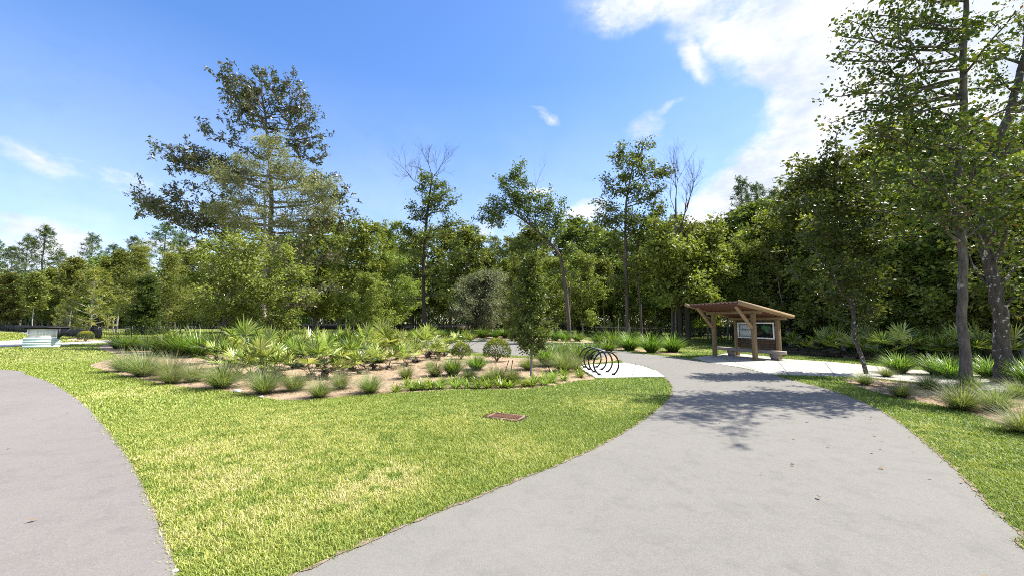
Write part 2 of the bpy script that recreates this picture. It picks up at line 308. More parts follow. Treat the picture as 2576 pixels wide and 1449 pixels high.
# ------------------------------------------------------------------ ground sheets
def spline(pts, n=8):
    pts = [Vector(p) for p in pts]; out = []
    for i in range(len(pts) - 1):
        p0 = pts[max(i - 1, 0)]; p1 = pts[i]; p2 = pts[i + 1]; p3 = pts[min(i + 2, len(pts) - 1)]
        for k in range(n):
            t = k / n
            out.append(.5 * ((2 * p1) + (p2 - p0) * t + (2 * p0 - 5 * p1 + 4 * p2 - p3) * t * t + (3 * p1 - p0 - 3 * p2 + p3) * t ** 3))
    out.append(pts[-1]); return out
def sheet(name, poly, z, mat, label=None):
    import bmesh
    bm = bmesh.new(); vs = [bm.verts.new((p[0], p[1], z)) for p in poly]; es = [bm.edges.new((vs[i], vs[(i + 1) % len(vs)])) for i in range(len(vs))]
    bmesh.ops.triangle_fill(bm, use_beauty=True, use_dissolve=False, edges=es, normal=(0, 0, 1))
    for f in bm.faces:
        if f.normal.z < 0: f.normal_flip()
    me = bpy.data.meshes.new(name); bm.to_mesh(me); bm.free(); me.materials.append(mat)
    o = bpy.data.objects.new(name, me); C.objects.link(o); tag(o, label, None, None, 'structure'); return o
def G(lst): return [at(a, b).xy for a, b in lst]

ground = Geo(); ground.add([(-900, -60, 0), (900, -60, 0), (900, 1200, 0), (-900, 1200, 0)], [[0, 1, 2, 3]]); tag(ground.build('ground', MT['lawn']), kind='structure')

left_edge = spline([(-40, 17)] + G([(-500, 905), (0, 930), (60, 941), (130, 965), (200, 1010), (250, 1060), (300, 1122), (340, 1190), (370, 1258), (400, 1330), (428, 1400), (446, 1449)])) + [Vector(q) for q in ((-1.93, 1.9), (-1.82, 1.2), (-1.6, 0), (-1.3, -4))]
near_path = left_edge + [(-9, -4), (-40, 8)]
near_path = [tuple(p)[:2] for p in near_path]
main_left = spline(G([(1545, 886), (1570, 913), (1618, 922), (1652, 934), (1672, 950), (1687, 967), (1690, 985), (1680, 1005), (1640, 1041), (1580, 1082), (1500, 1127), (1400, 1172), (1300, 1211), (1200, 1252), (1050, 1312), (900, 1378), (740, 1449)])) + [Vector(q) for q in ((-1.62, 2.0), (-2.2, 1.2), (-3.2, -.2), (-4, -4))]
main_right = spline([(3.4, -4), (3.25, .6)] + G([(2640, 1420), (2576, 1352), (2500, 1285), (2440, 1220), (2380, 1160), (2325, 1113), (2271, 1069), (2212, 1032), (2158, 1007), (2093, 983), (2028, 965), (1975, 952), (1943, 943)]) )
conc_edge = spline(G([(1943, 943), (1860, 925), (1786, 912), (1715, 900), (1652, 893), (1600, 888)]))
back_lower = spline(G([(1545, 888), (1500, 900), (1420, 900), (1330, 896), (1250, 892), (1150, 884), (1100, 872), (1060, 862), (1030, 856)]), 4)
main_path = main_left[::-1][:0] + main_right + conc_edge[1:] + spline(G([(1600, 888), (1550, 879), (1480, 868), (1400, 862), (1280, 855), (1160, 851), (1030, 850)]), 4)[1:] + back_lower[::-1] + main_left
main_path = [tuple(p)[:2] for p in main_path]
bike_pad = G([(1448, 920), (1500, 952), (1672, 948.6), (1652, 934.6), (1618, 922.6), (1570, 913)])
kiosk_pad = G([(1738, 900.6), (1786, 912), (1870, 926), (1943, 943), (2060, 946), (2182, 950), (2300, 962), (2420, 975), (2620, 1000), (2760, 985), (2576, 953), (2360, 936), (2236, 924), (2100, 911), (1975, 903), (1951, 899), (1840, 887)])
bed = spline([tuple(p)[:2] for p in G([(1545, 884), (1562, 905), (1448, 919), (1497, 951), (1454, 957), (1403, 967), (1334, 977), (1254, 980), (1147, 980), (1060, 986), (995, 989.6), (930, 993), (862, 998), (798, 1005), (728, 1008), (654, 999), (595, 986), (515, 978), (424, 968), (342, 952), (277, 935), (225, 919), (262, 907), (300, 896), (262, 880), (250, 870), (300, 864), (420, 864), (560, 866), (700, 868), (850, 872), (1000, 872), (1070, 877), (1140, 890), (1250, 897), (1330, 901), (1420, 905), (1500, 905)])], 3)[:-0 or None]
bed = [tuple(p)[:2] for p in bed]
bed_right = [tuple(p)[:2] for p in spline(G([(2120, 954), (2153, 971), (2227, 993), (2295, 1008), (2360, 1019), (2434, 1037), (2508, 1062), (2567, 1090), (2680, 1150), (2900, 1200)]) + [(16, 8.5)] + G([(2600, 1003), (2420, 980), (2300, 966), (2182, 952)]), 3)]
far_beds = [G([(1030, 849), (1060, 843), (1200, 842), (1340, 845), (1480, 856), (1560, 872), (1640, 882), (1700, 886), (1720, 893), (1652, 890), (1550, 877.5), (1480, 867), (1400, 861), (1280, 854), (1160, 850)]),
            G([(160, 856), (200, 846), (245, 855), (420, 853), (560, 849), (560, 852), (400, 858), (280, 857)])]
far_road = [tuple(p)[:2] for p in spline(G([(-600, 822), (-200, 823), (0, 824), (60, 827), (120, 833), (160, 839), (148, 850), (146, 861), (210, 858), (282, 856), (282, 861), (200, 864.5), (147, 867.5), (60, 869), (0, 873), (-250, 885), (-700, 915), (-700, 890), (-250, 866), (0, 857), (60, 852), (72, 844), (52, 836), (0, 831), (-300, 828), (-600, 828)]), 3)]
forest_floor = [(13.0, 21.5), (14.6, 17.6), (16.2, 15.6), (20, 13.2), (28, 9.5), (60, -5), (120, 0), (140, 140), (40, 140), (30, 60), (25, 45), (20, 32)]
H = [main_path, near_path, bike_pad, kiosk_pad, far_road]
sheet('mulch_bed', bed, .006, MT['mulch']); sheet('mulch_bed', bed_right, .006, MT['mulch'])
for fb in far_beds: sheet('mulch_bed', fb, .006, MT['mulch'])
sheet('forest_floor', forest_floor, .004, MT['floor'])
sheet('forest_floor', [(-400, 122), (-120, 106), (-30, 90), (8, 84), (30, 62), (60, 62), (300, 200), (-400, 300)], .004, MT['floor'])
sheet('near_path', near_path, .018, MT['asphalt2']); sheet('main_path', main_path, .012, MT['asphalt']); sheet('far_road', far_road, .012, MT['drive'])
def slab(name, poly, z, mat):
    o = sheet(name, poly, z, mat); s_ = o.modifiers.new('thick', 'SOLIDIFY'); s_.thickness = .08; s_.offset = -1; return o
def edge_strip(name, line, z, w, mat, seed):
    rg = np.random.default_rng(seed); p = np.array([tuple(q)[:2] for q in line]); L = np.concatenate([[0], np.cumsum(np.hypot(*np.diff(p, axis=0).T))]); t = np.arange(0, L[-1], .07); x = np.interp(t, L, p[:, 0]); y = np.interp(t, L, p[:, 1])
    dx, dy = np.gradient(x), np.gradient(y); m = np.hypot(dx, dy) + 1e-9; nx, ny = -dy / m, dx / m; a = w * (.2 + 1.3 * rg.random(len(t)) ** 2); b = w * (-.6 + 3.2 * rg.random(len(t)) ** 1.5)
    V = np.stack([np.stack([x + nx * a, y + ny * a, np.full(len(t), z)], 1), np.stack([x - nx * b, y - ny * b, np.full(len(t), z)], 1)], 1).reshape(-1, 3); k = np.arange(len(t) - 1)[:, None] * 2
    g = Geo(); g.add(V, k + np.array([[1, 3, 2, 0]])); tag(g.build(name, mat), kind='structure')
edge_strip('soil_and_shade_edge', left_edge, .017, .016, MT['soil_and_shade'], 1); edge_strip('soil_and_shade_edge', main_left[20:], .017, .02, MT['soil_and_shade'], 2); edge_strip('soil_and_shade_edge', main_right[6:], .017, .018, MT['soil_and_shade'], 3)  # dirt strips; along the near path the strip paints the grass edge's shadow
slab('bike_pad', bike_pad, .03, MT['concrete']); slab('kiosk_pavement', kiosk_pad, .02, MT['concrete2'])

def joint(a, b, z):
    a = Vector(a); b = Vector(b); g = Geo(); d = (b - a).normalized(); n = Vector((-d.y, d.x)) * .007; g.add([(a.x - n.x, a.y - n.y, z), (b.x - n.x, b.y - n.y, z), (b.x + n.x, b.y + n.y, z), (a.x + n.x, a.y + n.y, z)], [[0, 1, 2, 3]]); tag(g.build('pavement_joint', MT['floor']), kind='structure')
for q0, q1 in (((1800, 893), (1900, 931)), ((1951, 901), (1985, 944)), ((2075, 912), (2100, 945)), ((2205, 922), (2225, 951)), ((2340, 936), (2345, 963)), ((2470, 947), (2460, 978))): joint(at(*q0).xy, at(*q1).xy, .024)
joint(at(1600, 915).xy, at(1590, 949).xy, .034)
# ------------------------------------------------------------------ grass
def inpoly(X, Y, poly):
    poly = np.array([tuple(p)[:2] for p in poly]); x1, y1 = poly[:, 0], poly[:, 1]; x2, y2 = np.roll(x1, -1), np.roll(y1, -1)
    r = np.zeros(len(X), bool)
    for a, b, c, d in zip(x1, y1, x2, y2):
        if b == d: continue
        k = ((b > Y) != (d > Y)) & (X < (c - a) * (Y - b) / (d - b) + a); r ^= k
    return r
rng = np.random.default_rng(7)
def vnoise(X, Y, s, seed):
    g = np.random.default_rng(seed).random((64, 64)); u, v = X / s + 300, Y / s + 300; i, j = np.floor(u).astype(int), np.floor(v).astype(int); fu, fv = u - i, v - j
    fu = fu * fu * (3 - 2 * fu); fv = fv * fv * (3 - 2 * fv); q = lambda a, b: g[a % 64, b % 64]
    return (q(i, j) * (1 - fu) + q(i + 1, j) * fu) * (1 - fv) + (q(i, j + 1) * (1 - fu) + q(i + 1, j + 1) * fu) * fv
grate_c = at(1272, 1050)
DRY = [(950, 1195, .35), (1030, 1212, .3), (850, 1270, .35), (520, 1335, .5), (1180, 1045, .6), (1290, 1130, .5), (700, 1060, .8), (470, 1150, .5), (1500, 1020, .5), (2330, 1090, .6), (2440, 1170, .5), (560, 1210, .5), (900, 1110, .7), (350, 985, .9), (1560, 1010, .4)]
def grass(name, N, ymin, ymax, hgt, wid, pw, edge):
    # more, finer blades close by; fewer, broader tufts far off
    u = rng.random(N); d = (ymin ** pw + u * (ymax ** pw - ymin ** pw)) ** (1 / pw); th = R(-56) + rng.random(N) * R(112)
    X, Y = d * np.sin(th), d * np.cos(th)
    jx = X + rng.normal(0, edge, N); jy = Y + rng.normal(0, edge, N)
    ok = np.ones(N, bool)
    for p in H + [bed, bed_right, forest_floor] + far_beds: ok &= ~inpoly(jx, jy, p)
    gx, gy = X - grate_c.x, Y - grate_c.y; c_, s_ = math.cos(R(-24)), math.sin(R(-24)); ok &= ~((np.abs(gx * c_ + gy * s_) < .37 + rng.normal(0, .015, N)) & (np.abs(-gx * s_ + gy * c_) < .215 + rng.normal(0, .015, N)))
    X, Y, d = X[ok], Y[ok], d[ok]; n = len(X)
    patch = .35 * vnoise(X, Y, .9, 1) + .40 * vnoise(X, Y, .22, 2) + .25 * vnoise(X, Y, 3.4, 3)
    tint = .40 + .36 * (patch - .45) + rng.normal(0, .15, n)
    tint += np.clip((-X) * .022 + .01, -.05, .12)              # the lawn is drier and yellower to the left
    for a, b, r_ in DRY:
        c = at(a, b); q = np.exp(-((X - c.x) ** 2 + (Y - c.y) ** 2) / (2 * r_ * r_)); tint += .26 * q * (vnoise(X, Y, .12, 5) > .35)
    tint = np.clip(tint, 0, 1)
    h = hgt * (.6 + .8 * rng.random(n)) * (1 + d * .012); w = wid * (.7 + .6 * rng.random(n)) * (1 + d * .06)
    a = rng.random(n) * 2 * math.pi; lean = .35 + .75 * rng.random(n)
    dx, dy = np.cos(a), np.sin(a); sx, sy = -dy, dx
    b0 = np.stack([X - sx * w / 2, Y - sy * w / 2, np.zeros(n)], 1); b1 = np.stack([X + sx * w / 2, Y + sy * w / 2, np.zeros(n)], 1)
    mx, my = X + dx * h * lean * .35, Y + dy * h * lean * .35
    m0 = np.stack([mx - sx * w * .4, my - sy * w * .4, h * .62], 1); m1 = np.stack([mx + sx * w * .4, my + sy * w * .4, h * .62], 1)
    tx, ty = X + dx * h * lean, Y + dy * h * lean
    t0 = np.stack([tx, ty, h * .85], 1); t1 = np.stack([tx + sx * w * .08, ty + sy * w * .08, h * .85], 1)
    V = np.stack([b0, b1, m0, m1, t0, t1], 1).reshape(-1, 3); k = np.arange(n)[:, None] * 6
    Q = np.concatenate([k + np.array([[0, 1, 3, 2]]), k + np.array([[2, 3, 5, 4]])]); g = Geo(); g.add(V, Q, np.repeat(tint, 6))
    return tag(g.build(name, MT['grass']), 'short yellow green lawn grass with dry patches', 'grass', None, 'stuff')
grass('lawn_grass', 620000, 1.9, 9.5, .032, .0045, 1.35, .022)
grass('lawn_grass', 480000, 7, 24, .036, .0075, 1.1, .03)
grass('lawn_grass', 220000, 20, 95, .045, .012, .9, .04)

# ------------------------------------------------------------------ plants: blades
def blades(g, rng, n, L, spread, w, tint=(.2, .9), droop=.5, base=.12, segs=4, upmin=.25, wind=(0, 0)):
    th = rng.random(n) * 2 * math.pi; el = np.arccos(1 - (1 - math.cos(spread)) * rng.random(n)); ln = L * (.55 + .5 * rng.random(n))
    r0 = base * np.sqrt(rng.random(n)); ox, oy = r0 * np.cos(th + rng.normal(0, .6, n)), r0 * np.sin(th + rng.normal(0, .6, n))
    hx, hy = np.cos(th), np.sin(th); sx, sy = -hy, hx; tt = np.linspace(0, 1, segs + 1); tv = tint[0] + (tint[1] - tint[0]) * rng.random(n)
    V = []
    for t in tt:
        a = el + droop * t * t * (.5 + 1.0 * el); hor = ln * t * np.sin(el) + ln * droop * .35 * t * t; z = ln * (t * np.cos(el) - droop * .45 * t ** 2.4 * np.sin(a).clip(0, 1))
        x = ox + hx * hor + wind[0] * t * t * ln; y = oy + hy * hor + wind[1] * t * t * ln; ww = w * (1 - t ** 2 * .93) * (.5 + .5 * min(1, t * 4 + .3))
        V.append(np.stack([x - sx * ww / 2, y - sy * ww / 2, np.maximum(z, .01)], 1)); V.append(np.stack([x + sx * ww / 2, y + sy * ww / 2, np.maximum(z, .01)], 1))
    V = np.stack(V, 1).reshape(-1, 3); m = 2 * (segs + 1); k = np.arange(n)[:, None] * m
    Q = np.concatenate([k + np.array([[2 * s_, 2 * s_ + 1, 2 * s_ + 3, 2 * s_ + 2]]) for s_ in range(segs)])
    tn = np.stack([np.clip(tv + (t - .5) * .25, 0, 1) for t in tt for _ in (0, 1)], 1).reshape(-1); g.add(V, Q, tn)
STORE = []
def proto(fn, *a):
    r = fn(*a); return r
def mk_clump(seed, kind):
    rg = np.random.default_rng(seed)
    nm = {'strap': 'strap_leaf_clump', 'muhly': 'muhly_grass', 'lily': 'lily_plant'}[kind]; e = empty(nm)
    g = Geo()
    if kind == 'strap': blades(g, rg, 520, 1.45, R(50), .030, (.05, 1), .55, .2)
    elif kind == 'muhly': blades(g, rg, 950, 1.22, R(62), .0095, (.1, 1.), .5, .10, 4, wind=(-.04, 0)); 
    else: blades(g, rg, 52, .42, R(62), .030, (.2, 1), .8, .05)
    g.build('blades', MT[{'strap': 'clump', 'muhly': 'muhly', 'lily': 'lily'}[kind]], e)
    if kind != 'lily':
        g = Geo(); blades(g, rg, 90 if kind == 'strap' else 120, .5, R(84), .02 if kind == 'strap' else .008, (.2, 1), .6, .16); g.build('dead_blades', MT['deadfan'], e)
    return e
protos = {k: [mk_clump(10 + i + 5 * j, k) for i in range(3)] for j, k in enumerate(('strap', 'muhly', 'lily'))}
used = set()
rr = random.Random(3)
def place(kind, lst, labf, cat, group, key=None):
    """lst of (px, py, scale); each becomes a thing of its own, the first of each prototype moves the prototype"""
    lst = sorted(lst, key=lambda q: q[0]); n = len(lst)
    for i, it in enumerate(lst):
        px, py, s = it[:3]; p = at(px, py); p.z = 0
        pr = protos[kind][rr.randrange(len(protos[kind]))]; rz = rr.random() * 6.28
        if kind == 'muhly': rz = rr.uniform(-.5, .5)
        lab = labf(i, n) if len(it) < 4 else it[3]
        if pr.name not in used:
            used.add(pr.name); o = pr; o.location = p; o.rotation_euler = (0, 0, rz); o.scale = (s, s, s * rr.uniform(.92, 1.08)); o['label'] = lab
            FIRST.append((o, lab))
        else: o = copy_tree(pr, p, rz, s, lab, s * rr.uniform(.92, 1.08))
        tag(o, lab, cat, group)
FIRST = []

def fan(g, gs, rg, p, d, rad, nseg, tint, fold=.3):
    """a fan frond: stiff pointed segments radiating from a hastula at p, facing d"""
    d = np.array(d) / np.linalg.norm(d); up = np.array([0, 0, 1.]); s = np.cross(d, up); s /= np.linalg.norm(s) + 1e-9; nrm = np.cross(s, d)
    for k in range(nseg):
        a = R(-122) + R(244) * k / (nseg - 1) + rg.normal(0, .03); L = rad * (1 - .32 * (abs(a) / R(118)) ** 2) * rg.uniform(.88, 1.08)
        u = math.cos(a) * d + math.sin(a) * s + nrm * (fold * abs(math.sin(a)) + rg.normal(0, .05)); u /= np.linalg.norm(u); w = np.cross(u, nrm); w /= np.linalg.norm(w) + 1e-9
        W = rad * .105; drop = np.array([0, 0, -.10 * L * rg.random()])
        a0 = p; m1 = p + u * L * .5 + w * W / 2; m2 = p + u * L * .5 - w * W / 2; mid = p + u * L * .5 - nrm * W * .35; tip = p + u * L + drop
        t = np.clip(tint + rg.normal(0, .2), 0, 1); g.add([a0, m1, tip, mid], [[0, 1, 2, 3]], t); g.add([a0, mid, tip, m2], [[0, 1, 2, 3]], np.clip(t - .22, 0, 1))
def mk_palmetto(seed, nf=11, R_=.5, trunk_h=.25, spread=1.0):
    rg = np.random.default_rng(seed); e = empty('fan_palm'); g = Geo(); dg = Geo(); tg = Geo(); st = Geo()
    n = 6; pts = [(rg.normal(0, .03) * i, rg.normal(0, .03) * i, trunk_h * i / n) for i in range(n + 1)]
    tg.tube(pts, [.11 - .05 * i / n + .012 * (i % 2) for i in range(n + 1)], 8)
    for k in range(26):          # old leaf bases
        a = rg.random() * 6.28; z = rg.random() * trunk_h; tg.tube([(.08 * math.cos(a), .08 * math.sin(a), z), (.17 * math.cos(a), .17 * math.sin(a), z + .1)], [.018, .006], 4)
    tg.build('trunk', MT['bark'], e)
    for k in range(nf):
        a = k * 2.4 + rg.normal(0, .2); el = R(84) - R(62) * (k / nf) ** .8 * spread; L = rg.uniform(.45, .72) * (R_ / .5)
        d = np.array([math.cos(a) * math.cos(el), math.sin(a) * math.cos(el), math.sin(el)]); p0 = np.array([0, 0, trunk_h]); p1 = p0 + d * L
        st.tube([p0, p0 + d * L * .5 + np.array([0, 0, .03]), p1], [.011, .009, .006], 4, .3)
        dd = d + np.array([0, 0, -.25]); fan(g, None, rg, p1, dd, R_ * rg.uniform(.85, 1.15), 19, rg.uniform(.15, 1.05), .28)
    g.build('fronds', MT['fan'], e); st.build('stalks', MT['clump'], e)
    for k in range(2):
        a = rg.random() * 6.28; d = np.array([math.cos(a), math.sin(a), -.15]); p0 = np.array([0, 0, trunk_h * .8]); p1 = p0 + d * .3; dg.tube([p0, p1], [.008, .005], 4, .5)
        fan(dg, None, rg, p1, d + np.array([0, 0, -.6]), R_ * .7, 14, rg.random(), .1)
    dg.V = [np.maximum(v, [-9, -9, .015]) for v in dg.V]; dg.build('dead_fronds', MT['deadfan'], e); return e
protos['palm'] = [mk_palmetto(31, 8, .60, .26), mk_palmetto(32, 7, .58, .16), mk_palmetto(33, 9, .60, .36), mk_palmetto(34, 7, .56, .12)]

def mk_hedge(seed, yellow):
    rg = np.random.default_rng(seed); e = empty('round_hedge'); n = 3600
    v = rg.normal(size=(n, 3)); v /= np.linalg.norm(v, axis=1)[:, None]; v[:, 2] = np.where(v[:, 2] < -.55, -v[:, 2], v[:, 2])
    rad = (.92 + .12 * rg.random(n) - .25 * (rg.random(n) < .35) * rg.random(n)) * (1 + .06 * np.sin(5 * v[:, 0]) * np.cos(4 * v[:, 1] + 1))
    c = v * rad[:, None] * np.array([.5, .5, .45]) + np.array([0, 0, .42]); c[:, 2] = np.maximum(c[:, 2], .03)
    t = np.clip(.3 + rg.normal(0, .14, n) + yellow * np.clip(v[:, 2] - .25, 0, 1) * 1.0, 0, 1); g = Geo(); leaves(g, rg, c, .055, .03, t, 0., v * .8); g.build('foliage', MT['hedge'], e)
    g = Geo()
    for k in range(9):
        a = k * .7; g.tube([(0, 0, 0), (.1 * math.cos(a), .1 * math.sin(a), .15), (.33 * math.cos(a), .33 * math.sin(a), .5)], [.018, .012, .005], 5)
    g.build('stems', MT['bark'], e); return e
def leaves(g, rng, Cn, L, W, tint, up=.4, axis=None, droop=.15):
    n = len(Cn); nn = rng.normal(size=(n, 3)); nn[:, 2] += up * 2; nn /= np.linalg.norm(nn, axis=1)[:, None]
    a = rng.normal(size=(n, 3))
    if axis is not None: a = a * .35 + axis
    a -= (a * nn).sum(1)[:, None] * nn; a /= np.linalg.norm(a, axis=1)[:, None] + 1e-9; b = np.cross(nn, a)
    q_ = .4 + 1.15 * rng.random(n); Ls = (L * q_)[:, None]; Ws = (W * q_ * (.75 + .5 * rng.random(n)))[:, None]; dz = np.array([0, 0, -1.])
    V = np.stack([Cn, Cn + a * Ls * .45 + b * Ws * .5, Cn + a * Ls + dz * Ls * droop, Cn + a * Ls * .45 - b * Ws * .5], 1).reshape(-1, 3)
    g.add(V, np.arange(n * 4).reshape(-1, 4), np.repeat(np.broadcast_to(tint, (n,)), 4))
protos['hedge'] = [mk_hedge(41, 1.), mk_hedge(42, .6)]

# ------------------------------------------------------------------ trees
class Tree:
    def __init__(s, seed): s.rg = np.random.default_rng(seed); s.wood = Geo(); s.c = []; s.ax = []
    def limb(s, p0, p1, r0, r1, n=7, wig=.05, bow=0.1, sides=6):
        p0 = np.array(tuple(p0), float); p1 = np.array(tuple(p1), float); L = np.linalg.norm(p1 - p0); t = np.linspace(0, 1, n)[:, None]
        w = s.rg.normal(0, wig * L, (n, 3)) * np.sin(t * math.pi) ; w = (w + np.roll(w, 1, 0)) / 2; w[0] = 0; w[-1] = 0
        p = p0 + (p1 - p0) * t + w + np.array([0, 0, 1.]) * (np.sin(t * math.pi) * bow * L)
        s.wood.tube(p, np.linspace(r0, r1, n), sides, .5); return p
    def leafy(s, p, sub, sublen, lc, start=.3, r=.012, upb=.15, tipden=1.):
        """side twigs off the polyline p, leaf centres along them"""
        n = len(p); d0 = p[-1] - p[0]; d0 = d0 / (np.linalg.norm(d0) + 1e-9)
        for k in range(sub):
            t = start + (1 - start) * (k + s.rg.random()) / sub; f = t * (n - 1); i = min(int(f), n - 2); q = p[i] + (p[i + 1] - p[i]) * (f - i)
            d = s.rg.normal(size=3) * np.array([1, 1, .65]) + d0 * .6 + np.array([0, 0, upb]); d /= np.linalg.norm(d); L = sublen * s.rg.uniform(.45, 1.1) * (1.15 - .45 * t)
            e = q + d * L; e[2] = max(e[2], .15); m = (q + e) / 2 + s.rg.normal(0, .06 * L, 3); s.wood.tube([q, m, e], [r, r * .7, r * .3], 3, .5)
            for j in range(lc):
                tt = .25 + .75 * (j + s.rg.random()) / lc; c = q + (e - q) * tt; s.c.append(c); s.ax.append(d)
    def crown(s, per, sig, L, W, tint=(.1, .9), up=.4, name='crown', mat=None, parent=None, rosette=False, clamp=True):
        c = np.array(s.c); ax = np.array(s.ax); g = Geo(); n = len(c) * per; ct = np.repeat(s.rg.random(len(c)), per); cc = np.repeat(c, per, 0); aa = np.repeat(ax, per, 0)
        if rosette: a2 = s.rg.normal(size=(n, 3)); a2 /= np.linalg.norm(a2, axis=1)[:, None]; aa = aa * .35 + a2 * 1.1; off = s.rg.normal(0, sig, (n, 3)) * .3
        else: off = s.rg.normal(0, sig, (n, 3)) * np.array([1, 1, .8])
        cc = cc + off; cc[:, 2] = np.maximum(cc[:, 2], .1)
        t = np.clip(tint[0] + (tint[1] - tint[0]) * (.55 * ct + .45 * s.rg.random(n)), 0, 1)
        leaves(g, s.rg, cc, L, W, t, up, aa); return g.build(name, mat, parent)

def finish(T, name, loc, bark, leafmat, per, sig, L, W, tint=(.1, .9), up=.4, rosette=False, rz=0):
    e = empty(name, loc, rz); T.wood.build('trunk', bark, e, True)
    if T.c: T.crown(per, sig, L, W, tint, up, 'crown', leafmat, e, rosette)
    return e

def decid(seed, name, H_, base, wid, shape, nl, bark, lm, r=.15, sub=7, sublen=1.3, lc=3, per=10, sig=.28, L=.16, W=.10, tint=(.1, .9), lean=(0, 0), wig=.03, el=(34, 66), multi=0):
    T = Tree(seed); rg = T.rg; n = 10
    tr = np.array([[lean[0] * (i / n) ** 1.5 + rg.normal(0, wig) * H_ * .3 * (i > 0), lean[1] * (i / n) + rg.normal(0, wig) * H_ * .3 * (i > 0), H_ * .96 * i / n] for i in range(n + 1)]); tr[0][2] = -.05
    T.wood.tube(tr, [r * 1.35] + [r * (1 - .85 * i / n) + .01 for i in range(1, n + 1)], 8)
    at_h = lambda h: np.array([np.interp(h, tr[:, 2], tr[:, k]) for k in range(3)])
    for m_ in range(multi):
        a = m_ * 2.2 + 1; T.limb((0, 0, 0), (wid * .3 * math.cos(a), wid * .3 * math.sin(a), H_ * .7), r * .6, r * .2, 7, .03, 0)
    for k in range(nl):
        f = (k + rg.random()) / nl; h = H_ * (base + (1 - base) * f); a = k * 2.4 + rg.normal(0, .35); w = wid / 2 * shape(f) * rg.uniform(.45, 1.25)
        e_ = R(rg.uniform(*el)) * (.6 + .6 * f); p0 = at_h(max(h - w * math.sin(e_) * .6, H_ * base * .6)); p1 = np.array([p0[0] + w * math.cos(a), p0[1] + w * math.sin(a), h + rg.normal(0, .2)])
        p = T.limb(p0, p1, max(.012, r * .38 * (1 - f * .7)), .008, 6, .05, -.04, 5); T.leafy(p, sub, sublen * (.5 + .5 * shape(f)), lc, .25)
        for m_ in range(2):
            i = rg.integers(2, 5); d = rg.normal(size=3); d[2] = abs(d[2]) * .9; d /= np.linalg.norm(d); pp = T.limb(p[i], p[i] + d * w * rg.uniform(.35, .6), .015, .006, 5, .06, 0, 4); T.leafy(pp, sub // 2 + 1, sublen * .7, lc, .2)
    p = np.array([at_h(H_ * .8), tr[-1]]); T.leafy(p, sub, sublen * .6, lc, .1)
    return finish(T, name, (0, 0, 0), bark, lm, per, sig, L, W, tint)
def pine(seed, H_=16, bare=.45, wid=6, nl=34, r=.17, lm=None, per=9, L=.36, W=.07, sig=.22, sub=6, el=25, name='pine_tree', bark=None):
    T = Tree(seed); rg = T.rg; n = 9; tr = np.array([[rg.normal(0, .05) * (i > 0), rg.normal(0, .05) * (i > 0), H_ * i / n] for i in range(n + 1)]); tr[0][2] = -.05
    T.wood.tube(tr, [r * 1.15] + [r * (1 - .8 * i / n) for i in range(1, n + 1)], 8)
    for k in range(nl):
        f = (k + rg.random()) / nl; h = H_ * (bare + (1 - bare) * f); a = k * 2.4 + rg.normal(0, .4); w = wid / 2 * (1 - f ** 1.7) * (.55 + .45 * min(1, f * 4)) * rg.uniform(.6, 1.2) + .25
        p0 = np.array([0, 0, h]); p1 = np.array([w * math.cos(a), w * math.sin(a), h + w * math.tan(R(el * (.4 + f)))]); p = T.limb(p0, p1, .05 * (1 - f) + .015, .01, 5, .04, -.05, 4); T.leafy(p, sub, .8 * wid / 6, 2, .35, .01, .3)
    return finish(T, name, (0, 0, 0), bark or MT['bark'], lm or MT['pine'], per, sig, L, W, (0, 1), .1, True)
def dead(T, p, d, L, r, lev, spread=.5, up=.1):
    rg = T.rg; d = d / np.linalg.norm(d); n = 5; pts = [p]; dd = d.copy()
    for i in range(n - 1):
        dd = dd + rg.normal(0, .10, 3) + np.array([0, 0, up * .2]); dd /= np.linalg.norm(dd); pts.append(pts[-1] + dd * L / (n - 1))
    T.wood.tube(pts, np.linspace(r, r * .55, n), 5 if lev > 1 else 3)
    if lev <= 0: return
    for k in range(2 + (rg.random() < .65) + (lev > 2)):
        j = n - 1 if k < 2 else rg.integers(1, n - 1); nd = dd + rg.normal(0, spread, 3) + np.array([0, 0, up]); dead(T, pts[j], nd, L * rg.uniform(.55, .8), r * .55, lev - 1, spread, up)
dome = lambda f: max(.15, math.sqrt(max(0, 1 - (2 * f - .75) ** 2 / 1.7)))
cone = lambda f: 1.05 - .85 * f
tallish = lambda f: .65 + .5 * math.sin(f * 2.6) - .45 * f * f
def X(px, py, Y, base):            # the point relative to a tree's base
    p = P(px, py, Y); return np.array([p.x - base.x, p.y - base.y, max(p.z, .05)])

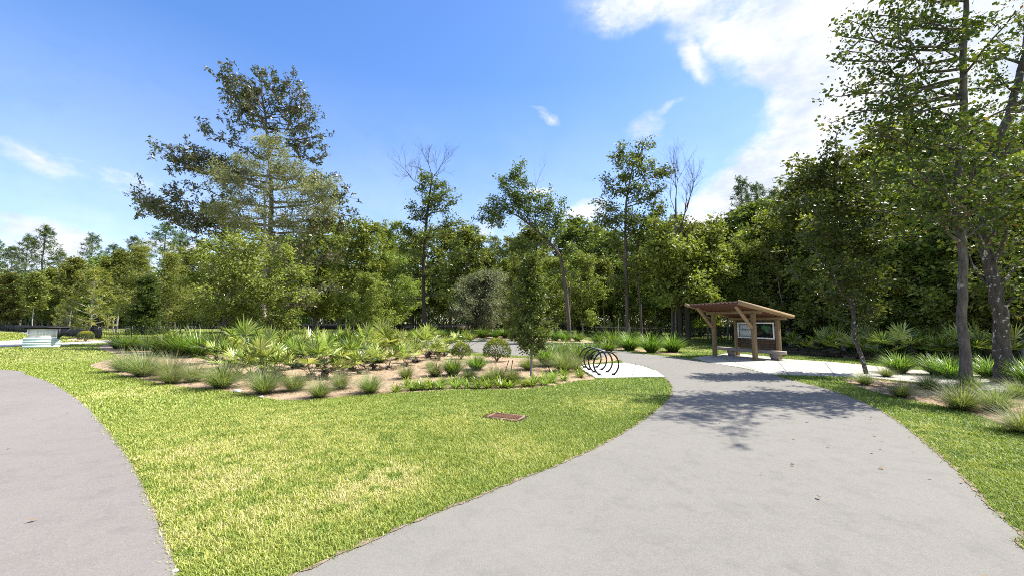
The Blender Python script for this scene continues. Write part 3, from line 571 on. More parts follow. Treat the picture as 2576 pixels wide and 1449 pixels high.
def custom(name, seed, bpx, bpy_, trunk, rads, tips, bark, lm, per, sig, L, W, tint=(.1, .9), up=.4, rosette=False, sub=10, sublen=1.3, lc=3, deep=8, deepr=2.5, r_l=.06, dz=1.5, wig=.04, extra=None, Y=None, rise=0.):
    """trunk: sight points; tips: (px, py, metres nearer or farther, fraction of the trunk where the limb leaves)"""
    base = at(bpx, bpy_) if Y is None else P(bpx, bpy_, Y); base.z = 0; Y = base.y; T = Tree(seed); rg = T.rg
    tr = np.array([[0, 0, -.05]] + [X(a, b, Y, base) for a, b in trunk]); tr[1:, 1] += rg.normal(0, .06, len(tr) - 1)
    f = np.linspace(0, len(tr) - 1, len(tr) * 3); sm = np.array([[np.interp(k, range(len(tr)), tr[:, j]) for j in range(3)] for k in f]); sm[1:-1] = (sm[:-2] + 2 * sm[1:-1] + sm[2:]) / 4
    sm[1:, :2] += rg.normal(0, rads[0] * .06, (len(sm) - 1, 2)); T.wood.tube(sm, np.interp(f, np.linspace(0, len(tr) - 1, len(rads)), rads), 12)
    atf = lambda q: np.array([np.interp(q, np.linspace(0, 1, len(sm)), sm[:, k]) for k in range(3)]); rf = lambda q: float(np.interp(q, np.linspace(0, 1, len(rads)), rads))
    for tp in tips:
        a, b, dy, q = tp[:4]; q = max(.12, q - rise); k = tp[4] if len(tp) > 4 else 1.; p0 = atf(q); p1 = X(a, b, Y + dy, base)
        p = T.limb(p0, p1, min(r_l, rf(q) * .6), .01, 9, wig, -.05, 6)
        LL = np.linalg.norm(p1 - p0); ns = max(4, int(sub * k * LL / 3)); T.leafy(p, ns, sublen, lc, .22 if LL > 2 else .1)
        for m_ in range(int(LL * 1.6)):        # forked side limbs
            i = rg.integers(3, 8); d = (p1 - p0) / LL + rg.normal(0, .6, 3) + np.array([0, 0, .15]); d /= np.linalg.norm(d); e_ = p[i] + d * min(LL * .3, 1.35) * rg.uniform(.6, 1.1); e_[2] = max(e_[2], .4)
            pp = T.limb(p[i], e_, .02, .008, 5, .06, 0, 4); T.leafy(pp, int(sub * .45), sublen * .85, lc, .2)
    for k in range(deep):              # limbs towards and away from the viewer
        q = .35 + (.46 if rosette else .6) * (k + rg.random()) / deep; a = k * 2.4; p0 = atf(q); w = deepr * (1.2 - .7 * q)
        d = np.array([math.cos(a) * .55, math.sin(a), 0]); p1 = p0 + d * w + np.array([0, 0, w * .35]); p = T.limb(p0, p1, min(r_l * .7, rf(q) * .5), .01, 6, wig, 0, 5); T.leafy(p, sub, sublen, lc, .25)
    if extra: extra(T, atf, base, Y)
    return finish(T, name, base, bark, lm, per, sig, L, W, tint, up, rosette)

# ---- magnolia with bronze-backed leaves
mag_tips = [(325, 488, -.5, .42), (385, 520, 1, .40), (350, 500, 1.5, .44), (470, 455, -1, .5), (392, 360, .5, .60), (440, 400, -1, .58), (450, 372, 1.2, .6), (515, 320, -.6, .66), (530, 400, 1, .6), (555, 172, 0, .86), (560, 240, .8, .82), (600, 185, -.7, .88),
            (575, 300, .5, .78), (650, 172, .4, .92), (690, 190, -.5, .92), (745, 205, 0, .90), (780, 250, -.8, .84), (808, 300, .5, .80), (825, 335, -.3, .74), (822, 395, .8, .68), (800, 450, -1, .6), (775, 270, 1, .82),
            (880, 485, 0, .52), (850, 450, 1, .56), (905, 540, -.6, .45), (860, 575, 1, .42), (455, 560, -.5, .36), (480, 600, 1.2, .32), (560, 620, -1.2, .34), (800, 600, -1.2, .36), (700, 600, -2, .4), (620, 560, 2, .42), (860, 640, 1.5, .3), (540, 690, 1, .28), (640, 690, -1, .25), (740, 700, .5, .25), (600, 450, -1.5, .55), (740, 430, -1.5, .62), (650, 300, -1, .78), (700, 330, 1.2, .78), (840, 720, -1, .22), (790, 760, .6, .18), (540, 760, .4, .2), (578, 190, .3, .84), (605, 232, -.5, .8), (728, 200, .3, .86), (765, 228, -.3, .82), (640, 215, .6, .84), (700, 232, -.6, .84), (622, 270, .7, .76), (790, 290, -.5, .76), (560, 205, .5, .8), (800, 360, .6, .7), (410, 372, -.4, .56), (470, 385, .8, .58), (345, 505, .4, .42), (400, 480, -.6, .44), (860, 500, .5, .5), (840, 560, .6, .44)]
o = custom('magnolia_tree', 101, 672, 868, [(674, 760), (678, 650), (682, 540), (680, 430), (672, 330), (660, 250), (655, 190)], [.24, .2, .16, .12, .07, .03], mag_tips, MT['bark'], MT['magnolia'], 5, .22, .22, .09, (0, 1), .15, True, sub=8, sublen=.95, lc=3, deep=9, deepr=3.0, rise=.05, r_l=.09, Y=29)
tag(o, 'tallest magnolia with dark bronze leaves and long stepped branches against the blue sky', 'tree')

cyp = [(520, 430, 0, .7), (590, 400, .5, .8), (640, 352, 0, .95), (700, 350, .3, .95), (760, 420, -.3, .82), (800, 440, .2, .75), (830, 470, -.6, .7), (560, 470, -.6, .68), (520, 520, .4, .58), (600, 510, -1, .6), (780, 500, -.8, .62), (840, 520, .5, .55), (700, 430, -.8, .8), (560, 570, -.6, .5), (760, 560, -1, .52), (620, 620, -1, .42), (700, 640, -1.2, .4), (660, 540, -1.3, .55), (540, 540, .8, .55)]
o = custom('cypress_tree', 102, 664, 880, [(664, 780), (662, 680), (664, 580), (668, 480), (680, 400), (690, 360)], [.13, .11, .09, .06, .04, .015], cyp, MT['palebark'], MT['cypress'], 7, .16, .13, .045, (.1, 1), .1, False, sub=18, sublen=.85, lc=4, deep=12, deepr=2.0, r_l=.04, Y=25.5)
tag(o, 'pale feathery cypress standing in front of the dark magnolia', 'tree')

elm = [(470, 705, 0, .75), (485, 760, .4, .6), (500, 640, .3, .85), (540, 610, -.4, .92), (600, 600, .2, .95), (660, 610, -.3, .95), (720, 640, .3, .9), (760, 690, 0, .8), (770, 740, -.5, .65), (740, 790, -.3, .5), (510, 800, -.6, .45), (640, 660, -1, .85), (580, 690, -1.2, .8), (690, 720, -1.3, .75), (620, 750, -1.2, .6), (700, 790, -.8, .5), (560, 770, -1, .55), (640, 810, .4, .4)]
o = custom('elm_tree', 103, 566, 884, [(565, 850), (566, 810), (575, 770), (590, 710), (605, 650), (610, 615)], [.14, .13, .11, .08, .05, .02], elm, MT['greybark'], MT['light'], 9, .17, .14, .07, (.05, 1), .5, False, sub=13, sublen=.8, lc=4, deep=12, deepr=2.6, rise=.12, r_l=.05)
tag(o, 'low spreading yellow green elm on a black trunk beside the fan palms', 'tree')

def dead_top(tips_):
    def f(T, atf, base, Y):
        for q, a, b, L, r, lev in tips_:
            p0 = atf(q); p1 = X(a, b, Y, base); d = p1 - p0; dead(T, p0, d, np.linalg.norm(d) * L, r, lev, .33, .10)
    return f
o = custom('snag_oak', 104, 1066, 856, [(1067, 790), (1064, 720), (1066, 640), (1072, 560), (1080, 500), (1088, 440)], [.19, .16, .14, .12, .09, .05], [(1125, 480, .3, .88), (1150, 500, 0, .84), (1035, 520, -.4, .8), (1000, 570, 0, .7), (1145, 560, -.5, .74), (1010, 620, .8, .6), (1160, 640, .5, .55), (1120, 690, -.8, .5), (1000, 680, -.6, .5), (1075, 520, .6, .8), (1060, 455, 0, .93), (1110, 455, 0, .93), (1135, 740, 0, .4), (1020, 750, .4, .38), (1100, 590, -1, .7), (1050, 640, -1, .6)], MT['darkbark'], MT['oak'], 8, .2, .19, .11, (.1, 1), .4, sub=11, sublen=.95, lc=3, deep=8, deepr=2.2, rise=.12, r_l=.07,
           extra=dead_top([(.99, 1080, 400, .75, .04, 5), (.97, 1125, 400, .6, .035, 5), (.86, 1035, 430, .85, .045, 5), (.94, 1060, 410, .7, .03, 4), (.35, 1045, 700, .8, .04, 2)]))
tag(o, 'green oak with a bare dead branching top, trunk rising beyond the palms', 'tree')

def gen_lean(T, atf, base, Y):
    dead(T, X(1345, 480, Y, base), np.array([.3, 0, 1.]), 1.3, .02, 3)
    T.limb(X(1430, 850, Y, base), X(1438, 690, Y, base), .05, .03, 7, .02, 0)
o = custom('leaning_oak', 105, 1432, 856, [(1430, 800), (1426, 744), (1417, 686), (1410, 643), (1380, 608), (1338, 570), (1300, 541), (1272, 536)], [.2, .18, .17, .15, .12, .1, .07, .03], [(1200, 548, 0, 1.), (1215, 520, .3, 1.), (1240, 500, -.4, .95), (1262, 462, 0, .9), (1288, 436, .3, .88), (1306, 425, 0, .86), (1330, 460, -.4, .84), (1384, 474, .3, .72), (1350, 500, .5, .78), (1410, 510, -.4, .66), (1405, 560, .4, .62), (1255, 630, .3, .68), (1310, 620, -.5, .66), (1370, 560, -.6, .68), (1290, 500, .5, .86), (1320, 520, -.5, .8), (1440, 620, .3, .55), (1450, 690, -.4, .45), (1370, 700, .4, .45), (1235, 555, -.5, .98)], MT['bark'], MT['oak'], 8, .2, .19, .11, (.1, 1), .4, sub=10, sublen=.85, lc=3, deep=5, deepr=1.8, rise=.05, r_l=.08, extra=gen_lean)
tag(o, 'oak leaning left with a long curved bare limb over the path bend', 'tree')

o = custom('slender_oak', 106, 1580, 862, [(1578, 780), (1575, 690), (1573, 600), (1575, 500), (1590, 430), (1610, 370)], [.15, .13, .11, .09, .06, .02], [(1545, 395, .3, .9), (1560, 370, -.3, .95), (1620, 360, 0, .98), (1640, 420, .4, .88), (1668, 430, -.2, .84), (1660, 480, .3, .75), (1520, 455, 0, .8), (1515, 510, .4, .7), (1530, 540, -.5, .64), (1665, 520, .5, .66), (1500, 550, 0, .62), (1620, 480, -.7, .76), (1570, 450, -.6, .84), (1590, 540, -1, .6), (1650, 570, .3, .55), (1540, 600, .6, .5), (1640, 640, .3, .4), (1540, 690, -.3, .35)], MT['bark'], MT['oak'], 8, .2, .19, .11, (.2, 1), .4, sub=10, sublen=.85, lc=3, deep=9, deepr=1.7, rise=.12, r_l=.05)
tag(o, 'tall slender oak with loose upright crown behind the bike rack', 'tree')
o = custom('slender_oak', 107, 1614, 862, [(1612, 780), (1606, 720), (1600, 660), (1610, 600), (1618, 560)], [.09, .08, .07, .05, .02], [(1650, 600, 0, .8), (1580, 620, .4, .8), (1640, 680, -.3, .5), (1585, 700, .3, .45), (1620, 560, 0, .98), (1665, 640, .4, .7)], MT['bark'], MT['olive'], 11, .22, .22, .13, (.2, 1), .4, sub=8, sublen=.9, lc=3, deep=6, deepr=1.6, r_l=.04)
tag(o, 'thin dark trunked tree just right of the tall slender oak', 'tree')

def snag(seed, bpx, bpy_, pts, rads, tops, name, label, bark):
    base = at(bpx, bpy_); base.z = 0; Y = base.y; T = Tree(seed); tr = [np.array([0, 0, -.05])] + [X(a, b, Y, base) for a, b in pts]; T.wood.tube(tr, np.interp(np.linspace(0, 1, len(tr)), np.linspace(0, 1, len(rads)), rads), 8)
    for i, a, b, L, r, lev in tops:
        d = X(a, b, Y, base) - tr[i]; dead(T, tr[i], d, np.linalg.norm(d) * L, r, lev, .28, .12)
    o = finish(T, name, base, bark, None, 0, 0, 0, 0); tag(o, label, 'tree'); return o
snag(108, 1692, 864, [(1692, 760), (1694, 680), (1698, 600), (1700, 540), (1700, 500)], [.11, .10, .08, .07, .05], [(5, 1690, 420, .6, .035, 5), (5, 1705, 400, .6, .03, 4), (4, 1680, 470, .7, .03, 4), (3, 1672, 520, .8, .03, 3)], 'dead_tree', 'dead tree with pale vertical trunk and twiggy top left of the kiosk roof', MT['bark'])
snag(109, 1706, 864, [(1704, 780), (1700, 700), (1702, 640), (1712, 580), (1722, 540)], [.10, .09, .08, .06, .05], [(5, 1770, 430, .5, .04, 5), (5, 1720, 440, .5, .03, 4), (4, 1750, 600, .8, .03, 3), (5, 1740, 480, .6, .03, 4)], 'dead_tree', 'dead tree forking right against the cloud above the kiosk', MT['darkbark'])

for k, (bx, by, tk, rd, lab) in enumerate([(1712, 866, [(1712, 800), (1710, 740), (1716, 680)], [.17, .16, .14], 'left of two thick black trunks beside the kiosk, full leafy crown'), (1731, 867, [(1730, 800), (1726, 740), (1722, 660), (1730, 600)], [.2, .18, .16, .08], 'right of two thick black trunks beside the kiosk, full leafy crown')]):
    tips = [(1650 + 45 * i + k * 12, 560 + (i * 67 + k * 40) % 190, ((i * 13) % 7 - 3) * .5, .6 + .05 * (i % 7)) for i in range(5)] + [(1790, 580, 0, .9), (1800, 650, .6, .7), (1640, 640, -.4, .7)][k:]
    if k == 1: tips += [(1765, 740, -1.5, .5), (1800, 745, -1., .5), (1680, 745, -.5, .5)]
    o = custom('oak_tree', 110 + k, bx, by, tk, rd, tips, MT['darkbark'], MT['light' if k else 'olive'], 12, .24, .23, .14, (.1, .95), .4, sub=9, sublen=1.0, lc=3, deep=9, deepr=2.4, r_l=.06); tag(o, lab, 'tree')

# ---- small dense holly on stakes, in the bed
T = Tree(120); hb = at(1336, 950); hb.z = 0
T.wood.tube([(0, 0, -.05), (.01, 0, .6), (-.03, .02, 1.4), (0, 0, 2.2), (.02, 0, 3.4)], [.035, .03, .025, .018, .006], 8)
for k in range(64):
    f = (k + T.rg.random()) / 64; z = .75 + 2.7 * f; a = k * 2.4; w = (.72 - .55 * f ** 1.3) * T.rg.uniform(.75, 1.15) * (.6 + .4 * min(1, f * 5))
    p = T.limb((0, 0, z - .1), (w * math.cos(a), w * math.sin(a), z + .12), .01, .004, 4, .04, 0, 4); T.leafy(p, 6, .24, 3, .2, .004)
o = finish(T, 'holly_tree', hb, MT['palebark'], MT['oak'], 11, .055, .075, .04, (.05, 1)); tag(o, 'small dense dark holly on a thin trunk in the mulch bed', 'tree')
for k, (x0, y0, x1, y1, lab) in enumerate([(1268, 935, 1280, 905, 'black stake left of the small holly'), (1252 + 30, 945, 1290, 905, 'black stake nearest the trunk of the small holly'), (1386, 931, 1374, 908, 'black stake right of the small holly')]):
    b = at(x0, y0); t_ = P(x1, y1, b.y); g = Geo(); g.tube([(0, 0, -.1), tuple(t_ - b)], [.014, .012], 6); o = g.build('tree_stake', MT['black']); o.location = b; tag(o, lab, 'stake')

# ---- right: sapling, two foreground trees
sap = [(2012, 470, .5, .85), (2030, 420, 0, .9), (2060, 380, -.3, .95), (2100, 350, 0, .98), (2130, 390, .4, .95), (2180, 420, -.2, .85), (2210, 480, .3, .8), (2050, 520, -.5, .75), (2170, 560, .4, .68), (2040, 600, .6, .6), (2200, 620, -.3, .55), (2120, 500, -.7, .78), (2090, 660, -.4, .5), (2190, 690, .3, .4), (2230, 540, .5, .7)]
o = custom('sweetgum_sapling', 130, 2180, 941, [(2170, 900), (2150, 840), (2146, 780), (2132, 700), (2118, 600), (2108, 500), (2098, 400)], [.06, .055, .05, .04, .03, .02, .01], sap, MT['lichenbark'], MT['gum'], 9, .12, .095, .07, (0, .80), .35, sub=12, sublen=.5, lc=3, deep=10, deepr=1.1, rise=.12, r_l=.022)
tag(o, 'slender crooked sapling with a leaning mottled trunk at the lawn edge', 'tree')

t1 = [(2130, 95, 0, .80), (2155, 60, .6, .84), (2135, 130, -.5, .78), (2165, 175, .3, .76), (2150, 240, -.3, .74), (2185, 215, .5, .74), (2175, 262, .5, .70), (2145, 280, 0, .69), (2215, 40, .3, .86), (2205, -60, 0, .92), (2250, -30, -.5, .92), (2220, 100, -.6, .80), (2270, 60, .5, .84), (2300, -10, .5, .9), (2330, 60, -.7, .84), (2400, -60, 0, .95), (2310, 210, .7, .70), (2380, 130, -.6, .78), (2480, 60, 0, .85), (2520, 140, .6, .78), (2500, -40, -.5, .92), (2270, 290, .5, .6), (2330, 260, -.5, .64), (2330, 330, .6, .58), (2490, 260, -.4, .66), (2260, 330, .2, .58), (2205, 330, .4, .58), (2220, 380, -.4, .52), (2310, 400, .6, .5), (2360, 420, -.5, .46), (2175, 420, .5, .5), (2480, 380, .4, .5), (2260, 480, .3, .42), (2340, 520, -.4, .38), (2470, 500, .4, .4), (2380, 470, -1.4, .42), (2450, 420, -1.3, .48), (2500, 480, -1.2, .44), (2330, -160, -1.6, .93), (2450, -180, -2.2, .95), (2260, -60, -1.5, .9), (2330, 450, -1.2, .46), (2390, 340, -1.5, .58), (2460, 300, -1.4, .62)]
o = custom('sweetgum_tree', 131, 2432, 984, [(2428, 900), (2425, 800), (2420, 700), (2418, 600), (2420, 480), (2426, 360), (2424, 250), (2428, 120), (2432, 0), (2436, -160)], [.13, .095, .088, .082, .078, .075, .07, .065, .05, .03], t1, MT['greybark'], MT['gum'], 9, .12, .088, .066, (0, .95), .3, sub=5, sublen=.42, lc=3, deep=11, deepr=2.3, r_l=.05, wig=.035)
tag(o, 'foreground sweetgum with grey banded trunk and long limbs reaching left over the path', 'tree')
t2 = [(2560, 60, 0, .9), (2600, -50, .5, .95), (2640, 100, -.5, .85), (2480, 330, .5, .6), (2560, 330, -.6, .6), (2620, 240, .5, .72), (2700, 330, 0, .62), (2440, 430, -.4, .5), (2560, 430, .4, .48), (2650, 470, -.4, .45), (2400, 520, .6, .42), (2540, 540, -.6, .38), (2620, 600, .4, .34), (2520, 640, .6, .3), (2430, 620, .6, .32), (2560, 700, -.3, .26), (2510, 200, -.4, .78), (2480, 120, .6, .84), (2720, 60, .4, .85), (2740, 200, -.4, .74), (2560, 500, -1.5, .44), (2440, 380, -1.2, .55), (2530, 420, -1.4, .5)]
o = custom('maple_tree', 132, 2535, 964, [(2528, 930), (2518, 860), (2508, 800), (2496, 700), (2486, 590), (2472, 480), (2500, 380), (2535, 280), (2560, 200), (2590, 60), (2610, -80)], [.30, .19, .155, .14, .13, .12, .11, .09, .08, .06, .03], t2, MT['lichenbark'], MT['gum'], 10, .13, .088, .066, (.3, 1), .3, sub=6, sublen=.5, lc=3, deep=9, deepr=2.1, r_l=.07, wig=.04)
tag(o, 'thick trunked maple with white lichen spots, lowest leaves turning yellow and red', 'tree')

# ---- generic kinds, placed as individuals
TP = {}
TP['oak'] = [decid(201, 'oak_tree', 12, .25, 8, dome, 40, MT['darkbark'], MT['oak'], .2, 7, 1.1, 3, 9, .22, .27, .16), decid(202, 'oak_tree', 12, .2, 6.5, tallish, 38, MT['bark'], MT['olive'], .17, 7, 1.1, 3, 9, .22, .26, .15), decid(207, 'oak_tree', 12, .15, 7.5, dome, 40, MT['palebark'], MT['olive'], .15, 7, 1.1, 3, 9, .22, .26, .15, lean=(.8, 0), multi=2)]
TP['light'] = [decid(203, 'maple_tree', 10, .2, 7, dome, 38, MT['palebark'], MT['light'], .13, 7, 1.1, 3, 9, .2, .23, .13)]
TP['yellow'] = [decid(204, 'cypress_tree', 12, .2, 5.5, cone, 50, MT['palebark'], MT['yellow'], .12, 7, 1.1, 3, 9, .28, .2, .08, wig=.01)]
TP['thin'] = [decid(205, 'slender_tree', 12, .45, 4.2, tallish, 30, MT['palebark'], MT['olive'], .11, 6, 1.0, 2, 10, .26, .30, .18, wig=.012)]
TP['grey'] = [decid(206, 'grey_tree', 7, .2, 7, dome, 40, MT['palebark'], MT['grey'], .11, 9, 1.0, 4, 14, .24, .20, .08, multi=1)]
TP['holly'] = [decid(208, 'holly_tree', 7, .05, 4, cone, 60, MT['darkbark'], MT['oak'], .1, 8, .7, 3, 12, .16, .16, .09, (0, .5))]
TP['pine'] = [pine(211, 18, .5, 6.5, 40), pine(212, 18, .35, 6, 46), pine(213, 18, .6, 5.5, 34, r=.15)]
TP['youngpine'] = [pine(214, 6, .1, 3.2, 34, .06, MT['youngpine'], 16, .30, .035, .1, 4, 45, 'young_pine', MT['palebark'])]
TH = {k: v for k, v in (('oak', 12), ('light', 10), ('yellow', 12), ('thin', 12), ('grey', 7), ('holly', 7), ('pine', 18), ('youngpine', 6))}
def trees(lst, desc, group, cat='tree'):
    """(px, depth, top py, kind, width factor)"""
    lst = sorted(lst, key=lambda q: q[0]); n = len(lst)
    for i, it in enumerate(lst):
        px, Y, top, kind = it[:4]; wf = it[4] if len(it) > 4 else 1.; p = P(px, 815, Y); h = P(px, top, Y).z; s = h / TH[kind]; p.z = 0
        pr = TP[kind][rr.randrange(len(TP[kind]))]; lab = desc % from_left(i, n) if '%s' in desc else desc; rz = rr.random() * 6.28
        sx = s * wf * rr.uniform(.95, 1.15)
        if pr.name not in used: used.add(pr.name); o = pr; o.location = p; o.rotation_euler = (0, 0, rz); o.scale = (sx, sx, s)
        else: o = copy_tree(pr, p, rz, sx, None, s)
        tag(o, lab, cat, group if n > 1 else None)
trees([(-30, 88, 610, 'pine'), (12, 84, 625, 'pine'), (50, 92, 600, 'pine'), (92, 80, 575, 'pine', 1.3), (140, 95, 640, 'pine'), (215, 85, 594, 'pine'), (270, 92, 620, 'pine'), (322, 88, 600, 'pine'), (400, 84, 570, 'pine', 1.2), (440, 92, 590, 'pine')], 'tall pine beyond the screened fence, %s of ten pines', 'pines left of the magnolia')
trees([(175, 76, 655, 'thin'), (120, 80, 680, 'oak'), (25, 82, 690, 'oak'), (-60, 80, 660, 'oak'), (245, 82, 650, 'oak'), (295, 62, 640, 'thin'), (470, 72, 630, 'oak')], 'dark broadleaf tree under the left pines, %s', 'broadleaf trees below the left pines')
trees([(338, 60, 620, 'yellow'), (420, 56, 640, 'yellow'), (455, 60, 700, 'yellow')], 'yellowing cypress between pines and elm, %s', 'yellow trees left of the elm')
trees([(365, 52, 700, 'holly')], 'dark cone shaped holly behind the picket fence', None)
trees([(228, 40.5, 688, 'youngpine', 1.15)], 'bright green young pine at the fence corner', None)
trees([(170, 60, 755, 'youngpine'), (150, 64, 770, 'youngpine')], 'small bright young pine behind the sign, %s', 'little pines behind the sign')
trees([(720, 62, 600, 'oak'), (790, 52, 575, 'oak', 1.1), (850, 58, 560, 'oak'), (905, 48, 560, 'oak', 1.1), (955, 66, 572, 'oak'), (560, 60, 640, 'oak'), (620, 64, 650, 'oak')], 'olive green oak beyond the fan palms, %s', 'oaks behind the fan palms')
trees([(985, 50, 645, 'light', 1.05), (925, 44, 690, 'light')], 'bright yellow green maple left of the dead topped oak, %s', 'maples left of the dead topped oak')
trees([(1130, 80, 575, 'oak'), (1190, 78, 572, 'pine'), (1175, 70, 580, 'oak'), (1245, 82, 600, 'pine'), (1300, 72, 590, 'oak'), (1350, 66, 575, 'oak'), (1040, 82, 590, 'oak'), (1460, 58, 560, 'oak'), (1500, 64, 575, 'oak')], 'dark green tree behind the dog park, %s', 'back trees behind the dog park')
trees([(1215, 46, 690, 'grey'), (1262, 50, 700, 'grey')], 'grey twiggy low tree above the round hedges, %s', 'grey twiggy trees')
trees([(1310, 40, 655, 'oak', .7), (1400, 48, 650, 'light', .9), (1465, 44, 640, 'light', .9)], 'mid height leafy tree around the leaning oak, %s', 'mid trees by the leaning oak')
trees([(1540, 52, 590, 'oak'), (1660, 48, 575, 'light'), (1740, 46, 560, 'oak'), (1620, 56, 600, 'oak'), (1800, 50, 575, 'light'), (1520, 46, 660, 'thin')], 'leafy tree beyond the fence left of kiosk, %s', 'trees beyond the fence left of the kiosk')
trees([(1882, 40, 455, 'pine', .8), (1922, 38, 470, 'pine', .8), (1965, 40, 480, 'pine', .8), (2010, 42, 490, 'pine')], 'dark pine poking above the kiosk trees, %s', 'pines above the kiosk')
trees([(1850, 36, 560, 'oak'), (1905, 34, 520, 'oak'), (1960, 31, 545, 'light'), (2010, 34, 540, 'oak'), (1890, 30, 610, 'light'), (1985, 27, 600, 'oak'), (2045, 27, 470, 'oak')], 'leafy tree rising behind the kiosk, %s of seven', 'trees behind the kiosk')
trees([(2095, 26, 420, 'oak'), (2120, 23, 560, 'light'), (2170, 23, 430, 'oak'), (2230, 25, 370, 'oak'), (2210, 20, 600, 'light'), (2290, 21, 400, 'oak'), (2350, 24, 330, 'oak'), (2330, 18.5, 590, 'light'), (2400, 20, 420, 'oak'), (2470, 22, 350, 'oak'), (2450, 17, 560, 'light'), (2540, 18, 380, 'oak'), (2570, 15.5, 520, 'yellow'), (2620, 20, 330, 'oak'), (2690, 17, 420, 'oak'), (2740, 21, 330, 'oak'), (2385, 18, 470, 'oak'), (2475, 16.8, 480, 'oak'), (2565, 16.6, 430, 'oak'), (2660, 15.4, 400, 'light'), (2760, 15, 380, 'oak'), (2860, 14.3, 330, 'oak')], 'woodland tree behind the right walk, %s', 'woodland trees right of the kiosk')
trees([(870, 74, 700, 'thin'), (890, 70, 690, 'thin'), (905, 76, 680, 'thin'), (1225, 74, 640, 'thin'), (1270, 62, 660, 'thin'), (1700, 44, 620, 'thin'), (1780, 40, 600, 'thin'), (1830, 38, 590, 'thin'), (1555, 60, 640, 'thin'), (80, 70, 690, 'thin'), (285, 66, 680, 'thin'), (2060, 30, 560, 'thin'), (2140, 29, 520, 'thin')], 'thin pale trunk at the edge of the woods, %s', 'thin pale trunks along the woods')

# ---- the woods behind read as one mass
rg = np.random.default_rng(77); W_ = Geo(); WT = Geo()
line = [(-200, 118), (-120, 110), (-60, 98), (-20, 92), (6, 90), (22, 74), (33, 54), (29, 40), (24, 31), (22, 25), (25, 17.5), (31, 11), (38, 2)]
htop = [17, 17, 17, 17.5, 18, 17, 15, 13.5, 12.5, 12.5, 12, 11.5, 11]
seg = [math.dist(line[i], line[i + 1]) for i in range(len(line) - 1)]; cum = np.concatenate([[0], np.cumsum(seg)])
def online(s_): return np.array([np.interp(s_, cum, [p[0] for p in line]), np.interp(s_, cum, [p[1] for p in line])]), np.interp(s_, cum, htop)
nrm_back = lambda p: np.array(p) / np.linalg.norm(p)
nb = 2600; cs = []; sc_ = []
for k in range(nb):
    s_ = cum[-1] * rg.random() ** .85; p, h = online(s_); dn = rg.random() ** 1.3 * 16; q = p + nrm_back(p) * dn
    z = h * (.06 + .86 * rg.random() ** .8) * rg.uniform(.8, 1.02) ; cs.append([q[0] + rg.normal(0, 1), q[1] + rg.normal(0, 1), z]); sc_.append(.35 + .65 * math.hypot(*q) / 95)
for k in range(1100):
    s_ = cum[-1] * rg.random(); p, h = online(s_); q = p + nrm_back(p) * rg.uniform(7, 17); cs.append([q[0], q[1], rg.uniform(.3, 6.)]); sc_.append(.35 + .65 * math.hypot(*q) / 95)
nb = len(cs); cs = np.array(cs); sc_ = np.array(sc_); per = 80; cc = np.repeat(cs, per, 0); ss = np.repeat(sc_, per); off = rg.normal(0, 1, (len(cc), 3)) * np.array([1.25, 1.25, .75]) * (.5 + .6 * ss)[:, None]
tt = np.clip(np.repeat(rg.random(nb) * .5, per) + rg.random(len(cc)) * .45, 0, 1); leaves(W_, rg, np.maximum(cc + off, [-999, -99, .1]), 1., 1., tt, .4); V = W_.V[0].reshape(-1, 4, 3); c0 = V[:, :1]; W_.V[0] = (c0 + (V - c0) * (.15 + .27 * ss)[:, None, None]).reshape(-1, 3)
tag(W_.build('woodland', MT['oak']), 'dense dark woodland behind the park trees', 'woodland', None, 'stuff')
for k in range(420):
    s_ = cum[-1] * rg.random(); p, h = online(s_); q = p + nrm_back(p) * rg.uniform(-1.5, 14); r_ = rg.uniform(.05, .16); hh = h * rg.uniform(.5, .85)
    WT.tube([(q[0], q[1], -.05), (q[0] + rg.normal(0, .25), q[1] + rg.normal(0, .2), hh * .5), (q[0] + rg.normal(0, .5), q[1], hh)], [r_, r_ * .7, r_ * .3], 5)
tag(WT.build('woodland_trunks', MT['bark']), 'countless thin trunks inside the dark woodland', 'woodland', None, 'stuff')
FT = Geo()
for k in range(330):
    s_ = cum[-1] * rg.random(); p, h = online(s_); q = p - nrm_back(p) * rg.uniform(-1, 4) * (1 if s_ < cum[6] else .5); r_ = rg.uniform(.035, .10); hh = h * rg.uniform(.5, .8); a = rg.normal(0, .35, 4)
    FT.tube([(q[0], q[1], -.05), (q[0] + a[0], q[1] + a[1], hh * .5), (q[0] + a[0] * 1.5 + a[2], q[1] + a[3], hh)], [r_, r_ * .75, r_ * .3], 5)
tag(FT.build('woodland_stems', MT['palebark']), 'countless pale slender stems along the front of the woods', 'woodland', None, 'stuff')
# low undergrowth along the foot of the woods
U = Geo(); n = 42000; s_ = cum[-1] * rg.random(n); px_ = np.interp(s_, cum, [p[0] for p in line]); py_ = np.interp(s_, cum, [p[1] for p in line]); dist = np.hypot(px_, py_); k = 1 + (rg.random(n) * 7 - 2) / dist
c = np.stack([px_ * k + rg.normal(0, .4, n), py_ * k + rg.normal(0, .4, n), np.abs(rg.normal(0, .9, n)) * (.4 + .6 * vnoise(px_ * 3, py_ * 3, 4, 9)) + .1], 1)
leaves(U, rg, c, .34, .16, np.clip(rg.random(n) * .8, 0, 1), .5); tag(U.build('undergrowth', MT['oak']), 'leafy undergrowth along the foot of the woods', 'undergrowth', None, 'stuff')

